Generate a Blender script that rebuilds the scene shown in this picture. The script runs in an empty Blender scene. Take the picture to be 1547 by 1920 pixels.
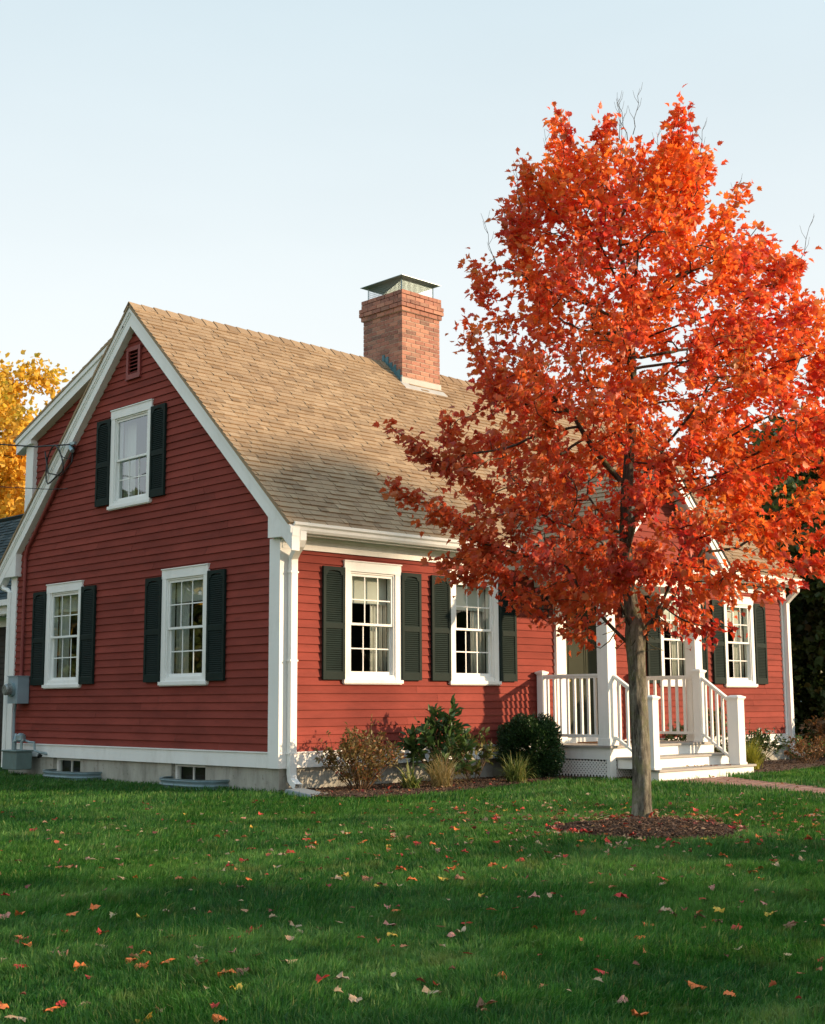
import bpy, math, random
import numpy as np
from mathutils import Vector, Matrix

R = math.radians
random.seed(7)
rng = np.random.default_rng(7)
scene = bpy.context.scene
col = scene.collection

# ------------------------------------------------------------------ camera
cam_d = bpy.data.cameras.new("camera")
cam = bpy.data.objects.new("camera", cam_d)
col.objects.link(cam)
cam_d.sensor_fit = 'HORIZONTAL'
cam_d.sensor_width = 36.0
cam_d.lens = 36.0 * 2504.85 / 1547.0
cam_d.clip_start = 0.1
cam_d.clip_end = 3000
CAM = Vector((-10.0618, -12.7085, 1.05))
c_rt = Vector((0.71921616, -0.69476714, -0.00517042))
c_up = Vector((-0.09454488, -0.10523904, 0.98994243))
c_fw = Vector((0.6883236, 0.71149376, 0.14137629))
M = Matrix((c_rt, c_up, -c_fw)).transposed().to_4x4()
M.translation = CAM
cam.matrix_world = M
scene.camera = cam

# ------------------------------------------------------------------ light
SUN_EL = R(15.0)
SUN_DIR = Vector((0.64, -0.77, 0)).normalized()          # horizontal direction towards the sun
sd = Vector((SUN_DIR.x * math.cos(SUN_EL), SUN_DIR.y * math.cos(SUN_EL), math.sin(SUN_EL)))
sun_d = bpy.data.lights.new("sun", 'SUN')
sun_d.energy = 3.7
sun_d.angle = R(1.1)
sun_d.color = (1.0, 0.73, 0.47)
sun = bpy.data.objects.new("sun", sun_d)
col.objects.link(sun)
sun.rotation_euler = sd.to_track_quat('Z', 'Y').to_euler()
sun.location = (20, -20, 20)

world = bpy.data.worlds.new("World")
scene.world = world
world.use_nodes = True
nt = world.node_tree
nt.nodes.clear()
sky = nt.nodes.new('ShaderNodeTexSky')
sky.sky_type = 'NISHITA'
sky.sun_disc = False
sky.sun_elevation = SUN_EL
sky.sun_rotation = math.atan2(SUN_DIR.x, SUN_DIR.y)
sky.air_density = 1.0
sky.dust_density = 1.6
sky.ozone_density = 1.6
bg = nt.nodes.new('ShaderNodeBackground')
bg.inputs['Strength'].default_value = 0.15
wo = nt.nodes.new('ShaderNodeOutputWorld')
# a thin high veil of cloud: pale overhead, whiter towards the horizon
tcw = nt.nodes.new('ShaderNodeTexCoord')
sepw = nt.nodes.new('ShaderNodeSeparateXYZ')
nt.links.new(tcw.outputs['Generated'], sepw.inputs[0])
rw = nt.nodes.new('ShaderNodeValToRGB')
rw.color_ramp.elements[0].position = 0.02
rw.color_ramp.elements[0].color = (4.25 / 5, 4.0 / 5, 3.65 / 5, 1)
rw.color_ramp.elements[1].position = 0.56
rw.color_ramp.elements[1].color = (2.5 / 5, 3.05 / 5, 3.25 / 5, 1)
ez = rw.color_ramp.elements.new(1.0)
ez.color = (2.5 / 5, 3.9 / 5, 5.0 / 5, 1)
nt.links.new(sepw.outputs['Z'], rw.inputs[0])
scl = nt.nodes.new('ShaderNodeVectorMath')
scl.operation = 'SCALE'
scl.inputs['Scale'].default_value = 5.0
nt.links.new(rw.outputs[0], scl.inputs[0])
mw = nt.nodes.new('ShaderNodeMix')
mw.data_type = 'RGBA'
mw.inputs[0].default_value = 0.85
nt.links.new(sky.outputs[0], mw.inputs[6])
# barely visible streaks in the veil
nzw = nt.nodes.new('ShaderNodeTexNoise')
nzw.inputs['Scale'].default_value = 1.6
nzw.inputs['Detail'].default_value = 5
mpw = nt.nodes.new('ShaderNodeMapping')
mpw.inputs['Scale'].default_value = (1, 1, 3.5)
nt.links.new(tcw.outputs['Generated'], mpw.inputs['Vector'])
nt.links.new(mpw.outputs[0], nzw.inputs['Vector'])
mrw = nt.nodes.new('ShaderNodeMapRange')
mrw.inputs['From Min'].default_value = 0.3
mrw.inputs['From Max'].default_value = 0.7
mrw.inputs['To Min'].default_value = 0.955
mrw.inputs['To Max'].default_value = 1.03
nt.links.new(nzw.outputs['Fac'], mrw.inputs['Value'])
scl2 = nt.nodes.new('ShaderNodeVectorMath')
scl2.operation = 'SCALE'
nt.links.new(scl.outputs[0], scl2.inputs[0])
nt.links.new(mrw.outputs[0], scl2.inputs['Scale'])
nt.links.new(scl2.outputs[0], mw.inputs[7])
nt.links.new(mw.outputs[2], bg.inputs['Color'])
nt.links.new(bg.outputs[0], wo.inputs['Surface'])

scene.view_settings.view_transform = 'Standard'
scene.view_settings.look = 'None'
scene.view_settings.gamma = 1
scene.view_settings.exposure = 0.95
scene.cycles.max_bounces = 7
scene.cycles.transparent_max_bounces = 12


# ------------------------------------------------------------------ helpers
class MB:
    """collects vertices and faces for ONE mesh object"""
    def __init__(s):
        s.v = []
        s.f = []

    def poly(s, pts):
        n = len(s.v)
        s.v += [tuple(p) for p in pts]
        s.f.append(tuple(range(n, n + len(pts))))

    def box(s, a, b):
        x0, y0, z0 = a
        x1, y1, z1 = b
        n = len(s.v)
        s.v += [(x0, y0, z0), (x1, y0, z0), (x1, y1, z0), (x0, y1, z0), (x0, y0, z1), (x1, y0, z1), (x1, y1, z1), (x0, y1, z1)]
        for q in ((0, 3, 2, 1), (4, 5, 6, 7), (0, 1, 5, 4), (1, 2, 6, 5), (2, 3, 7, 6), (3, 0, 4, 7)):
            s.f.append(tuple(n + i for i in q))

    def hexa(s, p):
        """8 points: bottom ring then top ring"""
        n = len(s.v)
        s.v += [tuple(q) for q in p]
        for q in ((0, 3, 2, 1), (4, 5, 6, 7), (0, 1, 5, 4), (1, 2, 6, 5), (2, 3, 7, 6), (3, 0, 4, 7)):
            s.f.append(tuple(n + i for i in q))

    def prism(s, poly, off):
        """closed prism from a planar polygon extruded by vector off"""
        n = len(s.v)
        k = len(poly)
        o = Vector(off)
        s.v += [tuple(p) for p in poly] + [tuple(Vector(p) + o) for p in poly]
        s.f.append(tuple(range(n, n + k)))
        s.f.append(tuple(range(n + 2 * k - 1, n + k - 1, -1)))
        for i in range(k):
            j = (i + 1) % k
            s.f.append((n + i, n + i + k, n + j + k, n + j))

    def tube(s, pts, radii, sides=6, cap=True):
        pts = [Vector(p) for p in pts]
        if not hasattr(radii, '__len__'):
            radii = [radii] * len(pts)
        n = len(s.v)
        t0 = (pts[1] - pts[0]).normalized()
        ref = Vector((0, 0, 1)) if abs(t0.z) < 0.9 else Vector((1, 0, 0))
        u = t0.cross(ref).normalized()
        for i, p in enumerate(pts):
            if i == 0: t = pts[1] - pts[0]
            elif i == len(pts) - 1: t = pts[-1] - pts[-2]
            else: t = pts[i + 1] - pts[i - 1]
            t.normalize()
            u = (u - t * u.dot(t)).normalized()
            w = t.cross(u)
            for k in range(sides):
                a = 2 * math.pi * k / sides
                s.v.append(tuple(p + (u * math.cos(a) + w * math.sin(a)) * radii[i]))
        for i in range(len(pts) - 1):
            for k in range(sides):
                a = n + i * sides + k
                b = n + i * sides + (k + 1) % sides
                s.f.append((a, b, b + sides, a + sides))
        if cap:
            s.f.append(tuple(n + k for k in range(sides))[::-1])
            m = n + (len(pts) - 1) * sides
            s.f.append(tuple(m + k for k in range(sides)))

    def build(s, name, m, parent=None, smooth=False, shape=None):
        me = bpy.data.meshes.new(name)
        me.from_pydata(s.v, [], s.f)
        me.update()
        return link(name, me, m, parent, smooth)


def link(name, me, m, parent=None, smooth=False):
    o = bpy.data.objects.new(name, me)
    col.objects.link(o)
    if m: me.materials.append(m)
    if parent: o.parent = parent
    if smooth: me.polygons.foreach_set('use_smooth', [True] * len(me.polygons))
    return o


def tag(o, label=None, cat=None, group=None, kind=None):
    if label: o['label'] = label
    if cat: o['category'] = cat
    if group: o['group'] = group
    if kind: o['kind'] = kind
    return o


def empty(name, loc=(0, 0, 0)):
    o = bpy.data.objects.new(name, None)
    o.location = loc
    o.empty_display_size = 0.2
    col.objects.link(o)
    return o


def np_mesh(name, V, F, m, parent=None, smooth=False):
    """V (n,3); F (k,s) of one polygon size"""
    me = bpy.data.meshes.new(name)
    V = np.ascontiguousarray(V, dtype=np.float32)
    F = np.ascontiguousarray(F, dtype=np.int32)
    k, sz = F.shape
    me.vertices.add(len(V))
    me.vertices.foreach_set('co', V.ravel())
    me.loops.add(k * sz)
    me.loops.foreach_set('vertex_index', F.ravel())
    me.polygons.add(k)
    me.polygons.foreach_set('loop_start', np.arange(0, k * sz, sz, dtype=np.int32))
    me.polygons.foreach_set('loop_total', np.full(k, sz, dtype=np.int32))
    me.update(calc_edges=True)
    me.validate()
    return link(name, me, m, parent, smooth)


# ------------------------------------------------------------------ materials
def new_mat(name):
    m = bpy.data.materials.new(name)
    m.use_nodes = True
    n = m.node_tree.nodes
    b = n['Principled BSDF']
    return m, m.node_tree, b


def N(nt, t, **kw):
    n = nt.nodes.new(t)
    for k, v in kw.items():
        if k in n.inputs: n.inputs[k].default_value = v
        else: setattr(n, k, v)
    return n


def ramp(nt, fac, stops):
    r = nt.nodes.new('ShaderNodeValToRGB')
    e = r.color_ramp.elements
    while len(e) < len(stops): e.new(0.5)
    for i, (p, c) in enumerate(stops):
        e[i].position = p
        e[i].color = (*c, 1)
    nt.links.new(fac, r.inputs[0])
    return r.outputs[0]


def mixc(nt, fac, a, b, mode='MIX'):
    m = nt.nodes.new('ShaderNodeMix')
    m.data_type = 'RGBA'
    m.blend_type = mode
    for s, v in ((0, fac), (6, a), (7, b)):
        if isinstance(v, (int, float)): m.inputs[s].default_value = v
        elif isinstance(v, tuple): m.inputs[s].default_value = (*v, 1)
        else: nt.links.new(v, m.inputs[s])
    return m.outputs[2]


def noise(nt, scale, detail=3, rough=0.5, vec=None, stretch=None):
    n = nt.nodes.new('ShaderNodeTexNoise')
    n.inputs['Scale'].default_value = scale
    n.inputs['Detail'].default_value = detail
    n.inputs['Roughness'].default_value = rough
    if vec is None:
        tc = nt.nodes.new('ShaderNodeTexCoord')
        vec = tc.outputs['Object']
    if stretch:
        mp = nt.nodes.new('ShaderNodeMapping')
        mp.inputs['Scale'].default_value = stretch
        nt.links.new(vec, mp.inputs['Vector'])
        vec = mp.outputs[0]
    nt.links.new(vec, n.inputs['Vector'])
    return n.outputs['Fac']


def bump(nt, b, h, strength=0.3, dist=0.01):
    n = nt.nodes.new('ShaderNodeBump')
    n.inputs['Strength'].default_value = strength
    n.inputs['Distance'].default_value = dist
    nt.links.new(h, n.inputs['Height'])
    nt.links.new(n.outputs[0], b.inputs['Normal'])


def island(nt):
    g = nt.nodes.new('ShaderNodeNewGeometry')
    return g.outputs['Random Per Island']


def m_paint(name, c, rough=0.5, var=0.08, dirt=None, scale=3.0, spec=0.4, fine=60, stretch=(1, 1, 1), isl=0.0, dirtamt=0.35):
    m, nt, b = new_mat(name)
    f = noise(nt, scale, 5, 0.6, stretch=stretch)
    lo = tuple(x * (1 - var) for x in c)
    hi = tuple(min(1, x * (1 + var)) for x in c)
    out = ramp(nt, f, [(0.3, lo), (0.7, hi)])
    if isl:
        r = ramp(nt, island(nt), [(0, (1 - isl,) * 3), (1, (1 + isl * .4,) * 3)])
        out = mixc(nt, 1.0, out, r, 'MULTIPLY')
    if dirt:
        f2 = noise(nt, scale * 1.7, 8, 0.75, stretch=stretch)
        r2 = ramp(nt, f2, [(0.52, (0, 0, 0)), (0.8, (dirtamt,) * 3)])
        out = mixc(nt, r2, out, dirt)
    nt.links.new(out, b.inputs['Base Color'])
    b.inputs['Roughness'].default_value = rough
    b.inputs['Specular IOR Level'].default_value = spec
    bump(nt, b, noise(nt, fine, 4, 0.6, stretch=stretch), 0.15, 0.004)
    return m


def m_leaf(name, stops, trans=0.4, rough=0.45, regional=None, tcol=1.25, spec=0.35, side=None):
    """leaf colours vary leaf by leaf; regional = colour ramp by a slow noise mixed in"""
    m, nt, b = new_mat(name)
    c = ramp(nt, island(nt), stops)
    if regional:
        sc, rs, amt = regional
        f = noise(nt, sc, 2, 0.5)
        c2 = ramp(nt, f, rs)
        c = mixc(nt, amt, c, c2)
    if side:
        # leaves mix to a darker rust crimson towards the crown's lower left
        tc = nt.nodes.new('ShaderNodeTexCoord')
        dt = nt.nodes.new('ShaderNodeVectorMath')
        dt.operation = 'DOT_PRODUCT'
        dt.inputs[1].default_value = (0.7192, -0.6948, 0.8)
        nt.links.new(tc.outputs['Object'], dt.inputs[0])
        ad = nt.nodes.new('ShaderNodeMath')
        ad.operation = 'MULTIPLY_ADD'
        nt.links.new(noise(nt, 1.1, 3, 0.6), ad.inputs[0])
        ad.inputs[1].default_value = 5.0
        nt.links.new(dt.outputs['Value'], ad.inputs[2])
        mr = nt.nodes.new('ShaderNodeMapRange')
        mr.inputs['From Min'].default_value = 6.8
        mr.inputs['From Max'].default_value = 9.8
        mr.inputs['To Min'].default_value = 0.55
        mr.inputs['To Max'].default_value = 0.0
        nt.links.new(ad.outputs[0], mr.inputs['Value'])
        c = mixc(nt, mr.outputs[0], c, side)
    nt.links.new(c, b.inputs['Base Color'])
    b.inputs['Roughness'].default_value = rough
    b.inputs['Specular IOR Level'].default_value = spec
    if trans:
        t = nt.nodes.new('ShaderNodeBsdfTranslucent')
        cc = mixc(nt, 1.0, c, (tcol, tcol, tcol), 'MULTIPLY')
        nt.links.new(cc, t.inputs['Color'])
        mx = nt.nodes.new('ShaderNodeMixShader')
        mx.inputs[0].default_value = trans
        nt.links.new(b.outputs[0], mx.inputs[1])
        nt.links.new(t.outputs[0], mx.inputs[2])
        nt.links.new(mx.outputs[0], nt.nodes['Material Output'].inputs['Surface'])
    return m


MAT = {}
MAT['siding'] = m_paint('red_clapboard_paint', (0.245, 0.052, 0.039), 0.78, 0.16, spec=0.10, dirt=(0.11, 0.034, 0.026), scale=1.3, stretch=(1, 1, 4), isl=0.17, dirtamt=0.6)
MAT['siding_trim'] = m_paint('red_trim_paint', (0.24, 0.045, 0.038), 0.55, 0.08)
MAT['white'] = m_paint('white_trim_paint', (0.83, 0.83, 0.80), 0.5, 0.04, dirt=(0.46, 0.44, 0.37), scale=2.6, stretch=(1, 1, .4), dirtamt=0.36)
MAT['shutter'] = m_paint('dark_green_shutter_paint', (0.011, 0.021, 0.018), 0.68, 0.15, dirt=(0.035, 0.04, 0.03), scale=4, dirtamt=0.25, spec=0.13)
MAT['door'] = m_paint('dark_green_door_paint', (0.035, 0.040, 0.026), 0.75, 0.08, spec=0.12)
MAT['deck'] = m_paint('grey_deck_paint', (0.33, 0.31, 0.28), 0.6, 0.10, dirt=(0.2, 0.18, 0.15), scale=3)
MAT['metal_grey'] = m_paint('grey_painted_steel', (0.25, 0.32, 0.36), 0.45, 0.08, dirt=(0.2, 0.18, 0.16), scale=5)
MAT['galv'] = m_paint('galvanised_steel', (0.27, 0.36, 0.38), 0.4, 0.15, dirt=(0.2, 0.2, 0.18), scale=9)
MAT['galv'].node_tree.nodes['Principled BSDF'].inputs['Metallic'].default_value = 0.5
MAT['black'] = m_paint('black_metal', (0.015, 0.015, 0.015), 0.4, 0.1)
MAT['brass'] = m_paint('worn_brass', (0.55, 0.38, 0.14), 0.3, 0.1)
MAT['brass'].node_tree.nodes['Principled BSDF'].inputs['Metallic'].default_value = 0.9
MAT['lead'] = m_paint('lead_flashing', (0.38, 0.38, 0.36), 0.6, 0.1, scale=6)
MAT['copper'] = m_paint('weathered_copper_flashing', (0.07, 0.17, 0.20), 0.6, 0.3, scale=9)
MAT['mortar'] = m_paint('pale_mortar', (0.50, 0.42, 0.34), 0.9, 0.12, scale=20)
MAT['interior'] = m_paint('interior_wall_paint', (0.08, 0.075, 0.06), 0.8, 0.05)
MAT['curtain'] = m_paint('white_curtain_cloth', (0.62, 0.60, 0.55), 0.9, 0.05)
MAT['dark'] = m_paint('dark_timber_and_shade', (0.03, 0.025, 0.02), 0.8, 0.2)  # timber, and the near-black that stands in for shade in openings
MAT['mat'] = m_paint('coir_doormat', (0.22, 0.11, 0.05), 0.95, 0.2, fine=200)
MAT['wire'] = m_paint('black_cable', (0.02, 0.02, 0.02), 0.5, 0.1)
MAT['dial'] = m_paint('meter_dial_glass', (0.20, 0.21, 0.20), 0.12, 0.5, scale=30, spec=0.8)
MAT['gas'] = m_paint('green_grey_gas_meter_paint', (0.13, 0.19, 0.18), 0.55, 0.12, dirt=(0.09, 0.08, 0.06), scale=8)
MAT['blue'] = m_paint('blue_grey_siding', (0.035, 0.06, 0.08), 0.9, 0.1, spec=0.05)


def m_brick(name, stops):
    m, nt, b = new_mat(name)
    c = ramp(nt, island(nt), stops)
    f = noise(nt, 30, 5, 0.7)
    c = mixc(nt, ramp(nt, f, [(0.35, (0, 0, 0)), (0.75, (0.6, 0.6, 0.6))]), c, (0.42, 0.30, 0.22))
    f2 = noise(nt, 3, 4, 0.6)
    c = mixc(nt, ramp(nt, f2, [(0.5, (0, 0, 0)), (0.75, (0.5, 0.5, 0.5))]), c, (0.12, 0.075, 0.06))
    nt.links.new(c, b.inputs['Base Color'])
    b.inputs['Roughness'].default_value = 0.9
    bump(nt, b, noise(nt, 90, 5, 0.7), 0.6, 0.006)
    return m


MAT['brick'] = m_brick('chimney_brick', [(0, (0.17, 0.055, 0.042)), (0.3, (0.30, 0.10, 0.068)), (0.6, (0.37, 0.135, 0.09)), (0.85, (0.45, 0.20, 0.13)), (1, (0.12, 0.05, 0.042))])
MAT['paver'] = m_brick('path_brick', [(0, (0.20, 0.08, 0.06)), (0.5, (0.30, 0.13, 0.09)), (1, (0.36, 0.18, 0.13))])


def m_shingle(name, stops, spots):
    m, nt, b = new_mat(name)
    c = ramp(nt, island(nt), stops)
    f = noise(nt, 0.55, 4, 0.6)
    c = mixc(nt, ramp(nt, f, [(0.42, (0, 0, 0)), (0.75, (0.45, 0.45, 0.45))]), c, spots)
    g = noise(nt, 160, 2, 0.8)
    c = mixc(nt, 1.0, c, ramp(nt, g, [(0.3, (0.72,) * 3), (0.7, (1.25,) * 3)]), 'MULTIPLY')
    nt.links.new(c, b.inputs['Base Color'])
    b.inputs['Roughness'].default_value = 0.95
    b.inputs['Specular IOR Level'].default_value = 0.15
    bump(nt, b, g, 0.7, 0.004)
    return m


MAT['shingle'] = m_shingle('tan_asphalt_shingle', [(0, (0.24, 0.168, 0.105)), (0.25, (0.32, 0.23, 0.145)), (0.6, (0.36, 0.26, 0.162)), (0.85, (0.28, 0.195, 0.12)), (1, (0.40, 0.295, 0.19))], (0.23, 0.15, 0.092))
MAT['shingle_dark'] = m_shingle('dark_asphalt_shingle', [(0, (0.04, 0.06, 0.065)), (0.5, (0.06, 0.08, 0.085)), (1, (0.09, 0.11, 0.11))], (0.05, 0.06, 0.06))


def m_concrete():
    m, nt, b = new_mat('foundation_concrete')
    f = noise(nt, 2.5, 7, 0.65, stretch=(1, 1, .4))
    c = ramp(nt, f, [(0.3, (0.22, 0.215, 0.18)), (0.5, (0.36, 0.35, 0.30)), (0.7, (0.46, 0.45, 0.39))])
    f2 = noise(nt, 14, 4, 0.7)
    c = mixc(nt, ramp(nt, f2, [(0.60, (0, 0, 0)), (0.68, (0.6, 0.6, 0.6))]), c, (0.12, 0.11, 0.09))
    f5 = noise(nt, 6, 6, 0.7, stretch=(1, 1, .12))
    c = mixc(nt, ramp(nt, f5, [(0.52, (0, 0, 0)), (0.66, (0.5, 0.5, 0.5))]), c, (0.17, 0.16, 0.13))
    nt.links.new(c, b.inputs['Base Color'])
    b.inputs['Roughness'].default_value = 0.9
    bump(nt, b, noise(nt, 25, 6, 0.7), 0.4, 0.01)
    return m


MAT['concrete'] = m_concrete()


def m_glass(r0=0.025):
    m, nt, b = new_mat('window_glass')
    out = nt.nodes['Material Output']
    tr = nt.nodes.new('ShaderNodeBsdfTransparent')
    tr.inputs['Color'].default_value = (0.80, 0.86, 0.83, 1)
    gl = nt.nodes.new('ShaderNodeBsdfGlossy')
    gl.inputs['Roughness'].default_value = 0.015
    gl.inputs['Color'].default_value = (0.9, 0.95, 1, 1)
    ge = nt.nodes.new('ShaderNodeNewGeometry')
    dt = nt.nodes.new('ShaderNodeVectorMath'); dt.operation = 'DOT_PRODUCT'
    nt.links.new(ge.outputs['Incoming'], dt.inputs[0]); nt.links.new(ge.outputs['Normal'], dt.inputs[1])

    def mth(op, a_, b_):
        q = nt.nodes.new('ShaderNodeMath'); q.operation = op
        for k, v in ((0, a_), (1, b_)):
            if isinstance(v, (int, float)): q.inputs[k].default_value = v
            else: nt.links.new(v, q.inputs[k])
        return q.outputs[0]
    om = mth('SUBTRACT', 1.0, mth('ABSOLUTE', dt.outputs['Value'], 0.0))
    frf = mth('ADD', mth('MULTIPLY', mth('POWER', om, 4.0), 1 - r0), r0)
    bp = nt.nodes.new('ShaderNodeBump')
    bp.inputs['Strength'].default_value = 0.25
    bp.inputs['Distance'].default_value = 0.01
    nt.links.new(noise(nt, 2.4, 1, 0.4), bp.inputs['Height'])
    nt.links.new(bp.outputs[0], gl.inputs['Normal'])
    mx = nt.nodes.new('ShaderNodeMixShader')
    nt.links.new(frf, mx.inputs[0])
    nt.links.new(tr.outputs[0], mx.inputs[1])
    nt.links.new(gl.outputs[0], mx.inputs[2])
    nt.links.new(mx.outputs[0], out.inputs['Surface'])
    return m


MAT['glass'] = m_glass()
MAT['glass_coated'] = m_glass(0.20)


def m_bark(name, a, b_, c_):
    m, nt, b = new_mat(name)
    f = noise(nt, 17, 8, 0.72, stretch=(1, 1, .22))
    c = ramp(nt, f, [(0.38, a), (0.5, b_), (0.62, c_)])
    f2 = noise(nt, 7, 6, 0.75)
    c = mixc(nt, ramp(nt, f2, [(0.50, (0, 0, 0)), (0.62, (0.7, 0.7, 0.7))]), c, (0.17, 0.19, 0.085))
    f3 = noise(nt, 11, 5, 0.7, stretch=(1, 1, .6))
    c = mixc(nt, ramp(nt, f3, [(0.60, (0, 0, 0)), (0.68, (0.6, 0.6, 0.6))]), c, (0.40, 0.40, 0.36))
    nt.links.new(c, b.inputs['Base Color'])
    b.inputs['Roughness'].default_value = 0.95
    b.inputs['Specular IOR Level'].default_value = 0.15
    bump(nt, b, noise(nt, 34, 8, 0.8, stretch=(1, 1, .22)), 1.0, 0.04)
    return m


MAT['bark'] = m_bark('maple_bark', (0.06, 0.055, 0.045), (0.20, 0.185, 0.145), (0.36, 0.34, 0.27))
MAT['bark_dark'] = m_bark('dark_bark', (0.04, 0.035, 0.028), (0.09, 0.075, 0.06), (0.14, 0.12, 0.1))

RED = (0.50, 0.028, 0.020)
MAT['maple'] = m_leaf('maple_leaf', [(0, (0.34, 0.022, 0.025)), (0.15, (0.62, 0.040, 0.026)), (0.35, (0.72, 0.10, 0.025)), (0.5, (0.78, 0.19, 0.03)),
                                     (0.62, (0.68, 0.07, 0.03)), (0.75, (0.80, 0.26, 0.04)), (0.86, (0.40, 0.19, 0.04)), (0.94, (0.30, 0.22, 0.06)), (1, (0.82, 0.48, 0.22))], 0.48,
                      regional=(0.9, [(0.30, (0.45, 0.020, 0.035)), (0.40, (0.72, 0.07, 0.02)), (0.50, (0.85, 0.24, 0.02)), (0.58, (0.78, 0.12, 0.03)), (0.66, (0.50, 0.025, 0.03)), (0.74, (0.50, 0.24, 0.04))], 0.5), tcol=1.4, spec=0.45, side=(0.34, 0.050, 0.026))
MAT['yellow'] = m_leaf('yellow_leaf', [(0, (0.70, 0.38, 0.04)), (0.4, (0.82, 0.54, 0.06)), (0.7, (0.74, 0.36, 0.05)), (1, (0.32, 0.36, 0.06))], 0.45,
                       regional=(0.35, [(0.38, (0.22, 0.30, 0.04)), (0.5, (0.82, 0.55, 0.07)), (0.65, (0.78, 0.42, 0.06))], 0.5))
MAT['green'] = m_leaf('green_leaf', [(0, (0.03, 0.055, 0.015)), (0.5, (0.06, 0.10, 0.02)), (0.9, (0.10, 0.13, 0.03)), (1, (0.28, 0.14, 0.03))], 0.3,
                      regional=(0.6, [(0.4, (0.04, 0.07, 0.02)), (0.6, (0.09, 0.12, 0.025)), (0.75, (0.18, 0.12, 0.03))], 0.4))
MAT['rhodo'] = m_leaf('rhododendron_leaf', [(0, (0.025, 0.055, 0.018)), (0.5, (0.045, 0.095, 0.025)), (1, (0.085, 0.14, 0.035))], 0.15, 0.35)
MAT['rhodo2'] = m_leaf('dull_green_leaf', [(0, (0.05, 0.07, 0.02)), (0.6, (0.09, 0.12, 0.03)), (1, (0.20, 0.14, 0.04))], 0.25, 0.4)
MAT['brown_leaf'] = m_leaf('bronze_leaf', [(0, (0.09, 0.085, 0.025)), (0.5, (0.17, 0.13, 0.04)), (0.88, (0.24, 0.12, 0.04)), (1, (0.34, 0.06, 0.03))], 0.3)
MAT['rust_leaf'] = m_leaf('rust_leaf', [(0, (0.08, 0.06, 0.02)), (0.5, (0.17, 0.08, 0.03)), (1, (0.26, 0.11, 0.03))], 0.3)
MAT['box'] = m_leaf('boxwood_leaf', [(0, (0.012, 0.035, 0.012)), (0.6, (0.022, 0.06, 0.018)), (1, (0.05, 0.10, 0.025))], 0.12, 0.4)
MAT['straw'] = m_leaf('straw_blade', [(0, (0.14, 0.15, 0.04)), (0.5, (0.34, 0.25, 0.10)), (1, (0.45, 0.35, 0.17))], 0.3)
MAT['greenblade'] = m_leaf('green_blade', [(0, (0.08, 0.13, 0.03)), (0.6, (0.17, 0.21, 0.05)), (1, (0.38, 0.33, 0.11))], 0.3)
MAT['goldblade'] = m_leaf('gold_blade', [(0, (0.17, 0.20, 0.03)), (0.6, (0.32, 0.32, 0.04)), (1, (0.42, 0.36, 0.06))], 0.3)
MAT['white_petal'] = m_leaf('white_petal', [(0, (0.6, 0.6, 0.52)), (1, (0.8, 0.8, 0.75))], 0.3)
MAT['stem'] = m_paint('brown_stem', (0.12, 0.07, 0.035), 0.8, 0.2)
MAT['pot'] = m_paint('splash_block_concrete', (0.20, 0.23, 0.24), 0.85, 0.1, scale=6)


def m_grass():
    m, nt, b = new_mat('lawn_grass')
    c = ramp(nt, island(nt), [(0, (0.014, 0.065, 0.010)), (0.45, (0.030, 0.120, 0.018)), (0.75, (0.060, 0.185, 0.032)), (0.92, (0.12, 0.26, 0.07)), (1, (0.38, 0.34, 0.14))])
    f = noise(nt, 0.8, 5, 0.65, stretch=(.55, 1.5, 1))
    c2 = ramp(nt, f, [(0.36, (0.006, 0.060, 0.010)), (0.5, (0.034, 0.12, 0.020)), (0.62, (0.12, 0.25, 0.065))])
    c = mixc(nt, 0.55, c, c2)
    f3 = noise(nt, 7, 4, 0.7)
    c = mixc(nt, 1.0, c, ramp(nt, f3, [(0.35, (.62, .62, .6)), (0.65, (1.35, 1.3, 1.25))]), 'MULTIPLY')
    f4 = noise(nt, 2.2, 3, 0.6)
    c = mixc(nt, ramp(nt, f4, [(0.58, (0, 0, 0)), (0.72, (.5, .5, .5))]), c, (0.19, 0.20, 0.06))
    nt.links.new(c, b.inputs['Base Color'])
    b.inputs['Roughness'].default_value = 0.5
    b.inputs['Specular IOR Level'].default_value = 0.18
    t = nt.nodes.new('ShaderNodeBsdfTranslucent')
    nt.links.new(mixc(nt, 1.0, c, (1.3, 1.5, 0.9), 'MULTIPLY'), t.inputs['Color'])
    mx = nt.nodes.new('ShaderNodeMixShader')
    mx.inputs[0].default_value = 0.35
    nt.links.new(b.outputs[0], mx.inputs[1])
    nt.links.new(t.outputs[0], mx.inputs[2])
    nt.links.new(mx.outputs[0], nt.nodes['Material Output'].inputs['Surface'])
    return m


MAT['grass'] = m_grass()


def m_ground():
    m, nt, b = new_mat('lawn_ground')
    f = noise(nt, 0.55, 5, 0.6)
    c = ramp(nt, f, [(0.32, (0.018, 0.06, 0.012)), (0.5, (0.035, 0.10, 0.020)), (0.68, (0.075, 0.15, 0.04))])
    f2 = noise(nt, 60, 4, 0.7)
    c = mixc(nt, 1.0, c, ramp(nt, f2, [(0.3, (0.45,) * 3), (0.7, (1.2,) * 3)]), 'MULTIPLY')
    nt.links.new(c, b.inputs['Base Color'])
    b.inputs['Roughness'].default_value = 1
    b.inputs['Specular IOR Level'].default_value = 0.1
    bump(nt, b, f2, 0.8, 0.03)
    return m


MAT['ground'] = m_ground()


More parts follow.
